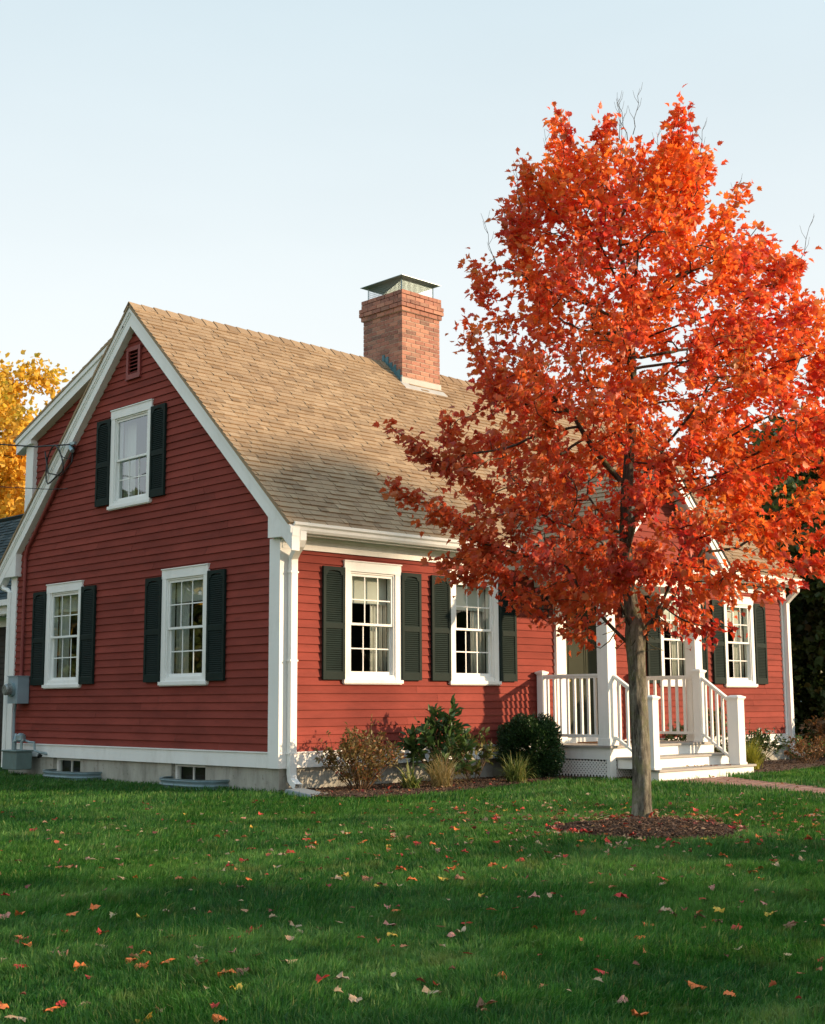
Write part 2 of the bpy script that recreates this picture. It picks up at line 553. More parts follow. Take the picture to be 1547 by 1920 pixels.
def m_mulch():
    m, nt, b = new_mat('bark_mulch')
    c = ramp(nt, island(nt), [(0, (0.035, 0.018, 0.010)), (0.5, (0.085, 0.045, 0.025)), (0.9, (0.15, 0.085, 0.05)), (1, (0.30, 0.20, 0.13))])
    f = noise(nt, 18, 6, 0.75)
    c = mixc(nt, 1.0, c, ramp(nt, f, [(0.3, (0.5,) * 3), (0.7, (1.2,) * 3)]), 'MULTIPLY')
    nt.links.new(c, b.inputs['Base Color'])
    b.inputs['Roughness'].default_value = 0.95
    bump(nt, b, f, 0.8, 0.03)
    return m


MAT['mulch'] = m_mulch()

# ------------------------------------------------------------------ ground, path
gm = MB()
gm.poly([(-600, -600, 0), (600, -600, 0), (600, 600, 0), (-600, 600, 0)])
ground = gm.build('ground', MAT['ground'])
tag(ground, kind='structure')

PATH = [(4.80, -2.06), (6.30, -2.06), (5.75, -2.75), (4.86, -4.42), (3.2, -7.8), (1.2, -12.0), (0.2, -11.5), (2.2, -7.3), (3.90, -4.93), (4.50, -3.35)]


def in_poly(x, y, poly):
    x = np.asarray(x); y = np.asarray(y)
    c = np.zeros(x.shape, bool)
    j = len(poly) - 1
    for i in range(len(poly)):
        xi, yi = poly[i]; xj, yj = poly[j]
        k = ((yi > y) != (yj > y)) & (x < (xj - xi) * (y - yi) / (yj - yi + 1e-12) + xi)
        c ^= k
        j = i
    return c


pm = MB()
a = R(-27)
ca, sa = math.cos(a), math.sin(a)
for i in range(-40, 70):
    for j in range(-150, 60):
        u, v = i * 0.205 + (0.1025 if j % 2 else 0), j * 0.105
        x, y = 4.9 + u * ca - v * sa, -2.1 + u * sa + v * ca
        if in_poly([x], [y], PATH)[0]:
            h = 0.012 + random.uniform(-.003, .003)
            q = [(x + p * ca - r * sa, y + p * sa + r * ca) for p, r in ((-.098, -.048), (.098, -.048), (.098, .048), (-.098, .048))]
            pm.hexa([(p[0], p[1], -.02) for p in q] + [(p[0], p[1], h) for p in q])
path = pm.build('brick_path', MAT['paver'])
tag(path, kind='structure')
ps = MB()
ps.poly([(p[0], p[1], 0.005) for p in PATH])
tag(ps.build('path_bedding', MAT['mulch']), kind='structure')

# ------------------------------------------------------------------ the house
L, W = 11.55, 6.70
Z_FD, Z_WT = 0.285, 0.471            # foundation top, water table top
Z_FR0, Z_FR1 = 2.92, 3.07
house = empty('house', (0, 0, 0))
tag(house, 'red clapboard cottage with white trim, dark shutters, tan shingle roof and brick chimney', 'house')


class Frame:
    """s along the wall, n outwards, z up"""
    def __init__(s, o, sd_, nd):
        s.o, s.s, s.n = Vector(o), Vector(sd_), Vector(nd)

    def P(s, a, n, z):
        return s.o + s.s * a + s.n * n + Vector((0, 0, z))

    def box(s, mb, a0, a1, n0, n1, z0, z1):
        mb.hexa([s.P(a0, n0, z0), s.P(a1, n0, z0), s.P(a1, n1, z0), s.P(a0, n1, z0),
                 s.P(a0, n0, z1), s.P(a1, n0, z1), s.P(a1, n1, z1), s.P(a0, n1, z1)])


FRONT = Frame((0, 0, 0), (1, 0, 0), (0, -1, 0))
GABLE = Frame((0, 0, 0), (0, 1, 0), (-1, 0, 0))
SIDE = Frame((L, 0, 0), (0, 1, 0), (1, 0, 0))
BACK = Frame((0, W, 0), (1, 0, 0), (0, 1, 0))
EXPO = 0.1


def siding(name, fr, zlo, zhi, span, holes, proud=0.0):
    mb = MB()
    z = zlo
    while z < zhi - 0.005:
        z1 = min(z + EXPO, zhi)
        lo0, hi0 = span(z)
        lo1, hi1 = span(z1)
        if hi0 - lo0 > 0.02:
            hi1 = max(hi1, lo1 + .005)
            segs = [(None, None)]
            cuts = sorted([(h[0], h[1]) for h in holes if h[2] < z1 and h[3] > z])
            edges = []
            cur0, cur1 = lo0, lo1
            for c0, c1 in cuts:
                edges.append((cur0, cur1, c0, c0))
                cur0 = cur1 = c1
            edges.append((cur0, cur1, hi0, hi1))
            for (a0, a1, b0, b1) in edges:
                if b0 - a0 < 0.01: continue
                # butt joints
                js = [0.0]
                t = random.uniform(0.8, 3.2)
                while t < (b0 - a0) - 0.3:
                    js.append(t / (b0 - a0))
                    t += random.uniform(2.0, 4.0)
                js.append(1.0)
                for q in range(len(js) - 1):
                    g = 0.0030
                    s0 = a0 + (b0 - a0) * js[q] + (g if q else 0); s1 = a0 + (b0 - a0) * js[q + 1]
                    t0 = a1 + (b1 - a1) * js[q] + (g if q else 0); t1 = a1 + (b1 - a1) * js[q + 1]
                    nb = proud + 0.021 + random.uniform(-.0015, .0015)
                    nt_ = proud + 0.003
                    dz = random.uniform(-.0012, .0012)
                    p = [fr.P(s0, nb, z + dz), fr.P(s1, nb, z + dz), fr.P(t1, nt_, z1), fr.P(t0, nt_, z1)]
                    n = len(mb.v)
                    mb.v += [tuple(x) for x in p] + [tuple(fr.P(s0, proud - .004, z + dz)), tuple(fr.P(s1, proud - .004, z + dz))]
                    mb.f += [(n, n + 1, n + 2, n + 3), (n + 4, n + 5, n + 1, n)]
        z += EXPO
    return mb.build(name, MAT['siding'], house)


# openings: (casing outer s0, s1, sill bottom z, casing top z)
WIN_F = [(1.003, 1.979), (2.90, 3.87), (7.70, 8.64), (9.545, 10.485)]
WIN_G = [(1.449, 2.50), (4.58, 5.60)]
WZ0, WZ1 = 1.285, 2.83
UPW = (2.853, 3.90, 3.79, 5.235)
CS, CH = 0.098, 0.122                # casing side, head


def glass_rect(w):
    return (w[0] + CS, w[1] - CS, w[2] + 0.10, w[3] - CH)


FW = [(a, b, WZ0, WZ1) for a, b in WIN_F]
GW = [(a, b, WZ0, WZ1) for a, b in WIN_G] + [UPW]
DOOR = (5.09, 6.50, 0.455, 2.62)

holesF = [glass_rect(w) for w in FW] + [(DOOR[0] + .1, DOOR[1] - .1, 0.0, 2.5)]
siding('wall', FRONT, Z_WT, Z_FR0 + .04, lambda z: (0.14, L - 0.13), holesF)
RK = 0.955                           # roof slope
YR, ZR = 3.33, 6.70                  # ridge


def gspan(z):
    top = 6.42
    if z < 3.05: return (0.175, W - 0.13)
    h = (top - z) / RK
    lo, hi = YR - h, YR + h
    return (max(0.1, lo), min(W - .1, hi))


siding('wall', GABLE, Z_WT, 6.42, gspan, [glass_rect(w) for w in GW] + [(3.20, 3.50, 5.68, 6.06)])
# rear dormer cheek, flush behind the main rake
def dspan(z):
    lo = YR + (6.62 - z) / RK
    hi = min(6.30, YR + 0.35 + (6.22 - z) / 0.385)
    return (lo, hi)


siding('dormer_wall', GABLE, 3.45, 6.20, dspan, [], proud=-0.045)
siding('side_wall', SIDE, Z_WT, 6.42, gspan, [])
siding('back_wall', BACK, Z_WT, 3.1, lambda z: (0.0, L), [])
siding('dormer_rear_wall', Frame((0, 6.37, 0), (1, 0, 0), (0, 1, 0)), 3.1, 5.1, lambda z: (0.07, L - .07), [])

# foundation with two basement window openings on the gable side
fd = MB()
BW = [(1.50, 2.26), (4.56, 5.33)]
FT = Z_FD
def wallbox(mb, fr, a0, a1, z0, z1, n0=-0.25, n1=-0.01):
    fr.box(mb, a0, a1, n0, n1, z0, z1)
xs = [0.01, BW[0][0], BW[0][1], BW[1][0], BW[1][1], W]
wallbox(fd, GABLE, xs[0], xs[1], -.1, FT)
wallbox(fd, GABLE, xs[2], xs[3], -.1, FT)
wallbox(fd, GABLE, xs[4], xs[5], -.1, FT)
FRONT.box(fd, 0.26, L, -0.25, -0.01, -.1, FT - .001)
SIDE.box(fd, 0.26, W, -0.25, -0.01, -.1, FT - .002)
fd.build('foundation', MAT['concrete'], house)
for i, (a, b) in enumerate(BW):
    m = MB()
    GABLE.box(m, a, a + .05, -.13, -.07, -.05, FT)
    GABLE.box(m, b - .05, b, -.13, -.07, -.05, FT)
    GABLE.box(m, a + .05, b - .05, -.13, -.07, FT - .04, FT)
    GABLE.box(m, (a + b) / 2 - .008, (a + b) / 2 + .008, -.115, -.09, -.05, FT - .04)
    GABLE.box(m, a + .05, b - .05, -.13, -.07, -.05, 0.01)
    f = m.build('basement_window', MAT['white'], house)
    g = MB()
    g.poly([GABLE.P(a + .05, -.105, 0.01), GABLE.P(b - .05, -.105, 0.01), GABLE.P(b - .05, -.105, FT - .04), GABLE.P(a + .05, -.105, FT - .04)])
    bk_ = MB()
    GABLE.box(bk_, a + .002, b - .002, -.20, -.17, -.1, FT)
    bk_.build('dark_cellar_backing', MAT['dark'], house)  # dark sheet close behind the pane, standing in for cellar darkness
    g.build('pane', MAT['glass'], f)
    # corrugated steel well
    w0, w1 = (1.00, 2.20) if i == 0 else (3.98, 5.20)
    wm = MB()
    cx, hw = (w0 + w1) / 2, (w1 - w0) / 2
    K = 40
    prof = []
    for q in range(13):
        z = 0.115 - q * 0.0145
        prof.append((0.016 * math.sin(q * math.pi / 2), z))
    ring = []
    for k in range(K + 1):
        t = math.pi * k / K
        ct, st = math.cos(t), math.sin(t)
        ct = math.copysign(abs(ct) ** 0.6, ct); st = st ** 0.8
        ring.append((ct, st))
    for q in range(12):
        for k in range(K):
            def pt(k, q, e=0):
                d, z = prof[q]
                return GABLE.P(cx + ring[k][0] * (hw + d + e), (0.36 + d + e) * ring[k][1] - .005, z)
            wm.poly([pt(k, q), pt(k + 1, q), pt(k + 1, q + 1), pt(k, q + 1)])
    for k in range(K):
        def pr(k, e): return GABLE.P(cx + ring[k][0] * (hw + e), (0.36 + e) * ring[k][1] - .005, 0.117)
        wm.poly([pr(k, -.012), pr(k + 1, -.012), pr(k + 1, .016), pr(k, .016)])
    o = wm.build('window_well', MAT['galv'], house, smooth=False)
    md = o.modifiers.new('s', 'SOLIDIFY'); md.thickness = 0.004

# white trim
def trim(name, boxes, fr, m=None, parent=None):
    mb = MB()
    for b in boxes: fr.box(mb, *b)
    return mb.build(name, m or MAT['white'], parent or house)


trim('water_table', [(0.17, L - .1, 0.0, 0.032, Z_FD, Z_WT - .012), (0.17, L - .1, 0.0, 0.046, Z_WT - .012, Z_WT + .004)], FRONT)
trim('water_table', [(0.17, W - .14, 0.0, 0.032, Z_FD, Z_WT - .012), (0.17, W - .14, 0.0, 0.046, Z_WT - .012, Z_WT + .004)], GABLE)
cbm = MB()
cbm.box((-0.034, -0.034, Z_FD - .002), (0.145, -0.0, 3.02))
cbm.box((-0.034, 0.0, Z_FD - .002), (0.0, 0.172, 3.04))
cbm.build('corner_board', MAT['white'], house)
cbm = MB()
cbm.box((L - .14, -0.034, Z_FD - .002), (L + .034, 0.0, 3.02))
cbm.box((L, 0.0, Z_FD - .002), (L + .034, 0.14, 3.02))
cbm.build('corner_board', MAT['white'], house)
cbm = MB()
cbm.box((-0.034, W - .14, Z_FD - .002), (0.0, W, 3.04))
cbm.box((-0.034, W, Z_FD - .002), (0.14, W + .034, 3.04))
cbm.build('corner_board', MAT['white'], house)
trim('corner_board', [(6.17, 6.40, -0.06, 0.034, 3.80, 5.12)], GABLE)       # dormer corner

trim('frieze', [(0.0, L, 0.0, 0.040, Z_FR0, Z_FR1 + .01), (0.0, L, 0.0, 0.062, Z_FR1 - .03, Z_FR1 + .01)], FRONT)
# soffit + fascia
sof = MB()
FRONT.box(sof, -0.02, L + .1, 0.0, 0.26, 3.082, 3.10)
FRONT.box(sof, -0.02, L + .1, 0.235, 0.262, 3.062, 3.20)
sof.build('soffit', MAT['white'], house)

# gutter (open K profile)
gt = MB()
prof = [(0.263, 3.19), (0.263, 3.085), (0.325, 3.085), (0.345, 3.115), (0.350, 3.15), (0.372, 3.17), (0.376, 3.205), (0.366, 3.205), (0.362, 3.178), (0.335, 3.15), (0.33, 3.10), (0.275, 3.095), (0.275, 3.19)]
gx0, gx1 = -0.08, L + .12
for i in range(len(prof)):
    a_, b_ = prof[i], prof[(i + 1) % len(prof)]
    gt.poly([FRONT.P(gx0, a_[0], a_[1]), FRONT.P(gx1, a_[0], a_[1]), FRONT.P(gx1, b_[0], b_[1]), FRONT.P(gx0, b_[0], b_[1])])
for gx in (gx0, gx1):
    gt.poly([FRONT.P(gx, p[0], p[1]) for p in prof[:7]])
gutter = gt.build('gutter', MAT['white'], house)


def rect_tube(mb, pts, w, d, side):
    """rectangular downspout along pts, w along side vector, d across"""
    side = Vector(side)
    pts = [Vector(p) for p in pts]
    rings = []
    for i, p in enumerate(pts):
        t = (pts[min(i + 1, len(pts) - 1)] - pts[max(i - 1, 0)]).normalized()
        u = (side - t * side.dot(t)).normalized()
        v = t.cross(u)
        rings.append([p + u * w / 2 + v * d / 2, p - u * w / 2 + v * d / 2, p - u * w / 2 - v * d / 2, p + u * w / 2 - v * d / 2])
    n = len(mb.v)
    for r_ in rings: mb.v += [tuple(q) for q in r_]
    for i in range(len(rings) - 1):
        for k in range(4):
            mb.f.append((n + 4 * i + k, n + 4 * i + (k + 1) % 4, n + 4 * i + 4 + (k + 1) % 4, n + 4 * i + 4 + k))
    mb.f.append((n, n + 1, n + 2, n + 3))


ds = MB()
xg = 0.135
rect_tube(ds, [(xg - .06, -0.31, 3.10), (xg - .06, -0.31, 3.0), (xg - .05, -0.27, 2.94), (xg - .03, -0.16, 2.86), (xg, -0.08, 2.80), (xg, -0.075, 2.72),
               (xg, -0.075, 1.5), (xg, -0.075, 0.22), (xg, -0.09, 0.15), (xg - .01, -0.16, 0.10), (xg - .02, -0.23, 0.075)], 0.095, 0.07, (1, 0, 0))
dsp = ds.build('downspout', MAT['white'], house)
for z in (2.62, 0.45, 1.55):
    bm_ = MB()
    FRONT.box(bm_, xg - .062, xg + .062, 0.034, 0.113, z, z + .02)
    bm_.build('bracket', MAT['white'], dsp)
ds = MB()
rect_tube(ds, [(L - .03, -0.31, 3.10), (L - .03, -0.30, 3.0), (L - .03, -0.16, 2.88), (L - .03, -0.08, 2.80), (L - .03, -0.075, 2.7), (L - .03, -0.075, 0.3), (L - .03, -0.1, 0.18), (L - .03, -0.3, 0.1)], 0.095, 0.07, (1, 0, 0))
ds.build('downspout', MAT['white'], house)
ds = MB()
ds.tube([(-.06, W + .32, 3.06), (-.06, W + .30, 2.95), (-.06, W + .22, 2.86), (-.06, W + .1, 2.84), (-0.05, W + .05, 2.8), (-.05, W + .05, .1)], 0.035, 8)
ds.build('downspout', MAT['white'], house)

# rake boards on the gable
XO = -0.115                          # outer face
def zrf(y): return ZR - 0.035 - RK * abs(y - YR)      # under the shingles


RT = 0.285                           # vertical size of the rake board
def rake_side(mb, ya, yb, x0, x1, top, bot):
    """sloping board between ya and yb, zrf-based"""
    mb.hexa([(x0, ya, zrf(ya) - bot), (x1, ya, zrf(ya) - bot), (x1, yb, zrf(yb) - bot), (x0, yb, zrf(yb) - bot),
             (x0, ya, zrf(ya) - top), (x1, ya, zrf(ya) - top), (x1, yb, zrf(yb) - top), (x0, yb, zrf(yb) - top)])


rk = MB()
rake_side(rk, -0.36, YR, XO, 0.004, 0.0, RT)
rake_side(rk, -0.36, YR, XO - .022, XO, 0.0, 0.075)
rk.prism([(XO + .003, 0.11, zrf(0.11) - RT + .02), (XO + .003, 0.11, 3.045), (XO + .003, -0.365, 3.03), (XO + .003, -0.365, zrf(-.365) - .02)], (0.11, 0, 0))
rk.build('rake_board', MAT['white'], house)
rk = MB()
rake_side(rk, YR, 7.02, XO, 0.004, 0.0, RT)
rake_side(rk, YR, 7.02, XO - .022, XO, 0.0, 0.085)
rake_side(rk, YR, 7.02, XO - .010, XO, 0.085, 0.125)
rk.prism([(XO + .003, 6.47, 3.38), (XO + .003, 6.47, 3.03), (XO + .003, 7.02, 3.03), (XO + .003, 7.02, zrf(7.02) - .02)], (0.11, 0, 0))
rk.build('rake_board', MAT['white'], house)
# dormer rake
SD = 0.385
def zd(y): return 6.46 - SD * (y - YR)
rk = MB()
xd = XO + .02
for (x0, x1, top, bot, y1) in ((xd, 0.05, 0.0, 0.22, 6.62), (xd - .02, xd, 0.0, 0.075, 6.62)):
    y0 = 3.62
    rk.hexa([(x0, y0, zd(y0) - bot), (x1, y0, zd(y0) - bot), (x1, y1, zd(y1) - bot), (x0, y1, zd(y1) - bot),
             (x0, y0, zd(y0) - top), (x1, y0, zd(y0) - top), (x1, y1, zd(y1) - top), (x0, y1, zd(y1) - top)])
rk.prism([(xd + .003, 6.16, zd(6.16) - .2), (xd + .003, 6.16, 5.09), (xd + .003, 6.62, 5.06), (xd + .003, 6.62, zd(6.62) - .1)], (0.1, 0, 0))
rk.build('rake_board', MAT['white'], house)


# roofs: shingles laid course by course
def shingle_roof(name, origin, along, up, width, length, expo=0.106, mat='shingle', parent=None, clip=None, thick=0.03):
    """origin = lower left corner, along = eave direction, up = unit vector up the slope"""
    mb = MB()
    o, al, u = Vector(origin), Vector(along).normalized(), Vector(up).normalized()
    nrm = al.cross(u).normalized()
    if nrm.z < 0: nrm = -nrm
    # solid deck below
    p = [o, o + al * width, o + al * width + u * length, o + u * length]
    if clip is None:
        mb.hexa([q - nrm * thick for q in p] + [q - nrm * 0.002 for q in p])
    k = 0
    t = 0.0
    while t < length:
        t1 = min(t + expo, length)
        s = 0.0 - random.uniform(0, .2)
        while s < width:
            w_ = random.choice((0.10, 0.14, 0.17, 0.2, 0.25)) + random.uniform(-.02, .02)
            a0, a1 = max(0, s), min(width, s + w_)
            s += w_
            if a1 - a0 < .01: continue
            if clip and not clip(o + al * (a0 + a1) / 2 + u * t): continue
            hgt = random.choice((0.012, 0.013, 0.021, 0.023)) + random.uniform(-.001, .001)
            lo = t - random.uniform(0, .006) - (.010 if hgt > .016 else 0)
            sk = 0.008
            q0 = o + al * (a0 + sk) + u * lo; q1 = o + al * (a1 - sk * .3) + u * lo
            q2 = o + al * a1 + u * t1; q3 = o + al * a0 + u * t1
            n = len(mb.v)
            mb.v += [tuple(q0), tuple(q1), tuple(q0 + nrm * hgt), tuple(q1 + nrm * hgt), tuple(q2 + nrm * .003), tuple(q3 + nrm * .003)]
            mb.f += [(n, n + 1, n + 3, n + 2), (n + 2, n + 3, n + 4, n + 5), (n, n + 2, n + 5), (n + 1, n + 4, n + 3)]
        t = t1
        k += 1
    return mb.build(name, MAT[mat], parent or house)


XL, XR = -0.155, L + 0.15
sl = math.hypot(1, RK)
upf = Vector((0, 1, RK)) / sl
y0 = -0.345
roof = shingle_roof('roof', (XL, y0, ZR - RK * (YR - y0)), (1, 0, 0), upf, XR - XL, (YR - y0) * sl)
upb = Vector((0, -1, SD)) / math.hypot(1, SD)
shingle_roof('dormer_roof', (XL + .03, 6.68, zd(6.68) + .03), (1, 0, 0), upb, XR - XL - .03, (6.68 - 3.50) * math.hypot(1, SD))
upr = Vector((0, -1, RK)) / sl
shingle_roof('rear_roof', (XL, 7.06, ZR - RK * (7.06 - YR)), (1, 0, 0), upr, 0.22, (7.06 - YR) * sl)
shingle_roof('rear_roof', (L - .07, 7.06, ZR - RK * (7.06 - YR)), (1, 0, 0), upr, 0.22, (7.06 - YR) * sl)
# ridge cap
rc = MB()
x = XL
while x < XR:
    w_ = 0.21
    a0, a1 = x, min(XR, x + w_ + .05)
    hh = 0.022 + random.uniform(-.003, .003)
    for sgn in (1, -1):
        pts = [(a0, YR, ZR + hh + .012), (a1, YR, ZR + hh - .004), (a1, YR - sgn * .13, ZR + hh - .004 - .13 * RK), (a0, YR - sgn * .13, ZR + hh + .012 - .13 * RK)]
        rc.prism(pts, (0, 0, -0.012))
    x += w_
rc.build('ridge_cap', MAT['shingle'], roof)
# plug triangle below the ridge at both ends
for (fr_, xx) in ((0, 0.06), (1, L - .03)):
    pm_ = MB()
    pm_.prism([(xx, -0.2, 3.09), (xx, W, 3.09), (xx, W, 5.05), (xx, 3.75, 6.2), (xx, YR, 6.6)], (0.02, 0, 0))
    # keep only above the siding line: a closing board behind the clapboards
fb = MB()
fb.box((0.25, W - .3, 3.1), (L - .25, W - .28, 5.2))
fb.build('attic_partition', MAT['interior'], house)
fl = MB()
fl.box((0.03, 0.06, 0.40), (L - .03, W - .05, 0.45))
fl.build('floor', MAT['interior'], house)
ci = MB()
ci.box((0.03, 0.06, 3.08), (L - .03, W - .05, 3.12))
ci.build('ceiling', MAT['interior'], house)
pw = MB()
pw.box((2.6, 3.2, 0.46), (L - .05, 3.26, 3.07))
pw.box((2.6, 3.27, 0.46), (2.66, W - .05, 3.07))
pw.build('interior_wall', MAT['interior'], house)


# windows ---------------------------------------------------------------
def window(fr, w, curtain_side=1, shade=0.28, muntins=(True, True), label=None, opencurt=True):
    s0, s1, z0, z1 = w
    g0, g1, gz0, gz1 = glass_rect(w)
    m = MB()
    fr.box(m, s0, g0, -.02, .036, z0 + .055, z1 - CH)               # side casings
    fr.box(m, g1, s1, -.02, .036, z0 + .055, z1 - CH)
    fr.box(m, s0 - .004, s1 + .004, -.02, .040, z1 - CH, z1)         # head
    fr.box(m, s0 - .012, s1 + .012, -.02, .052, z1, z1 + .014)       # drip cap
    fr.box(m, g0, g1, -.02, .028, z0 + .055, gz0)                    # apron
    # jamb reveal
    fr.box(m, g0 - .004, g0 + .022, -.10, .020, gz0, gz1)
    fr.box(m, g1 - .022, g1 + .004, -.10, .020, gz0, gz1)
    fr.box(m, g0 + .022, g1 - .022, -.10, .020, gz1 - .022, gz1)
    fr.box(m, g0 + .022, g1 - .022, -.10, .022, gz0 - .002, gz0 + .018)
    win = m.build('window', MAT['white'], house)
    if label: win['label'] = label
    sm = MB()
    fr.box(sm, s0 - .022, s1 + .022, -.02, .060, z0 + .012, z0 + .056)
    fr.box(sm, s0 - .008, s1 + .008, -.02, .045, z0, z0 + .012)
    sm.build('sill', MAT['white'], win)
    a, b = g0 + .022, g1 - .022
    zm = (gz0 + .018 + gz1 - .022) / 2
    for (q0, q1, n0, n1, mt) in ((zm - .016, gz1 - .022, -.022, .006, muntins[1]), (gz0 + .018, zm + .016, -.052, -.024, muntins[0])):
        sh = MB()
        st = 0.028
        fr.box(sh, a, a + st, n0, n1, q0, q1)
        fr.box(sh, b - st, b, n0, n1, q0, q1)
        rb = .030 if q0 > zm - .1 else .044
        fr.box(sh, a + st, b - st, n0, n1 - .001, q0, q0 + rb)
        fr.box(sh, a + st, b - st, n0, n1 - .001, q1 - .034, q1)
        if mt:
            w3 = (b - a - 2 * st) / 3
            for k in (1, 2):
                x = a + st + w3 * k
                fr.box(sh, x - .0075, x + .0075, n0 + .010, n1 - .010, q0 + rb, q1 - .034)
            zz = (q0 + rb + q1 - .034) / 2
            for k in range(3):
                xa = a + st + w3 * k + (.0075 if k else 0)
                xb = a + st + w3 * (k + 1) - (.0075 if k < 2 else 0)
                fr.box(sh, xa, xb, n0 + .0105, n1 - .0105, zz - .0075, zz + .0075)
        so = sh.build('sash', MAT['white'], win)
        pn = MB()
        nn = (n0 + n1) / 2 - .001
        pn.poly([fr.P(a + st, nn, q0 + rb), fr.P(b - st, nn, q0 + rb), fr.P(b - st, nn, q1 - .034), fr.P(a + st, nn, q1 - .034)])
        pn.build('pane', MAT['glass_coated' if fr is GABLE else 'glass'], win)
    # roller shade and side curtain inside
    if shade:
        cm = MB()
        fr.box(cm, a, b, -.125, -.118, gz1 - .022 - (gz1 - gz0) * shade, gz1)
        cm.build('blind', MAT['curtain'], win)
    if curtain_side:
        cw = 0.26
        c0, c1 = (b - cw, b + .03) if curtain_side > 0 else (a - .03, a + cw)
        cm = MB()
        K = 40
        prev = None
        for k in range(K + 1):
            t = k / K
            x = c0 + (c1 - c0) * t
            n_ = -.16 + 0.018 * math.sin(t * 21) + 0.008 * math.sin(t * 47 + 1)
            cur = (x, n_)
            if prev:
                cm.poly([fr.P(prev[0], prev[1], gz0 - .05), fr.P(cur[0], cur[1], gz0 - .05), fr.P(cur[0], cur[1], gz1), fr.P(prev[0], prev[1], gz1)])
            prev = cur
        o = cm.build('curtain', MAT['curtain'], win, smooth=True)
        md = o.modifiers.new('s', 'SOLIDIFY'); md.thickness = 0.002
    return win


window(FRONT, FW[0], 1)
window(FRONT, FW[1], 1)
window(FRONT, FW[2], 1)
window(FRONT, FW[3], 1)
window(GABLE, GW[0], 1, 0.22)
window(GABLE, GW[1], 1, 0.2)
window(GABLE, GW[2], 1, 0.0, muntins=(True, False))


def shutter(fr, s0, s1, z0, z1):
    m = MB()
    n0, n1 = 0.024, 0.056
    st = 0.042
    fr.box(m, s0, s0 + st, n0, n1, z0, z1)
    fr.box(m, s1 - st, s1, n0, n1, z0, z1)
    zc = z0 + (z1 - z0) * 0.475
    fr.box(m, s0 + st, s1 - st, n0, n1 - .001, z0, z0 + .10)
    fr.box(m, s0 + st, s1 - st, n0, n1 - .001, zc - .035, zc + .035)
    # arched top rail
    K = 12
    a, b = s0 + st, s1 - st
    pts = []
    for k in range(K + 1):
        t = k / K
        e = 0.040 * (1 if .12 < t < .88 else 0) + 0.014 * math.sin(math.pi * max(0, min(1, (t - .12) / .76))) ** .8 * (1 if .12 < t < .88 else 0)
        pts.append((a + (b - a) * t, z1 - .10 + e))
    poly = [fr.P(p[0], n1 - .001, p[1]) for p in pts] + [fr.P(b, n1 - .001, z1), fr.P(a, n1 - .001, z1)]
    m.prism(poly, -fr.n * .02)
    fr.box(m, a, b, n0, n0 + .006, z0 + .1, z1 - .05)
    # louvres
    for (q0, q1) in ((z0 + .10, zc - .035), (zc + .035, z1 - .062)):
        nl = max(4, int((q1 - q0) / 0.0265))
        dz = (q1 - q0) / nl
        for k in range(nl):
            z = q0 + k * dz
            m.hexa([fr.P(a, n1 - .004, z), fr.P(b, n1 - .004, z), fr.P(b, n1 - .010, z - .003), fr.P(a, n1 - .010, z - .003),
                    fr.P(a, n0 + .012, z + dz * .95), fr.P(b, n0 + .012, z + dz * .95), fr.P(b, n0 + .007, z + dz * .88), fr.P(a, n0 + .007, z + dz * .88)])
    return m.build('shutter', MAT['shutter'], house)


SZ0, SZ1 = 1.34, 2.745
for a, b in WIN_F:
    shutter(FRONT, a - .362, a - .006, SZ0, SZ1)
    shutter(FRONT, b + .006, b + .36, SZ0, SZ1)
for a, b in WIN_G:
    shutter(GABLE, a - .385, a - .006, SZ0, SZ1)
    shutter(GABLE, b + .006, b + .385, SZ0, SZ1)
shutter(GABLE, UPW[0] - .36, UPW[0] - .006, 3.86, 5.135)
shutter(GABLE, UPW[1] + .006, UPW[1] + .365, 3.88, 5.135)

# gable vent
v = MB()
a, b, q0, q1 = 3.17, 3.53, 5.645, 6.10
GABLE.box(v, a, a + .055, 0.0, .045, q0, q1)
GABLE.box(v, b - .055, b, 0.0, .045, q0, q1)
GABLE.box(v, a + .055, b - .055, 0.0, .044, q0, q0 + .06)
GABLE.box(v, a + .055, b - .055, 0.0, .044, q1 - .06, q1)
GABLE.box(v, a - .01, b + .01, 0.0, .055, q0 - .02, q0)
vent = v.build('vent', MAT['siding_trim'], house)
v = MB()
for k in range(6):
    z = q0 + .075 + k * .054
    v.hexa([GABLE.P(a + .055, .036, z), GABLE.P(b - .055, .036, z), GABLE.P(b - .055, .030, z - .004), GABLE.P(a + .055, .030, z - .004),
            GABLE.P(a + .055, -.02, z + .042), GABLE.P(b - .055, -.02, z + .042), GABLE.P(b - .055, -.024, z + .036), GABLE.P(a + .055, -.024, z + .036)])
v.build('louvre', MAT['siding_trim'], vent)

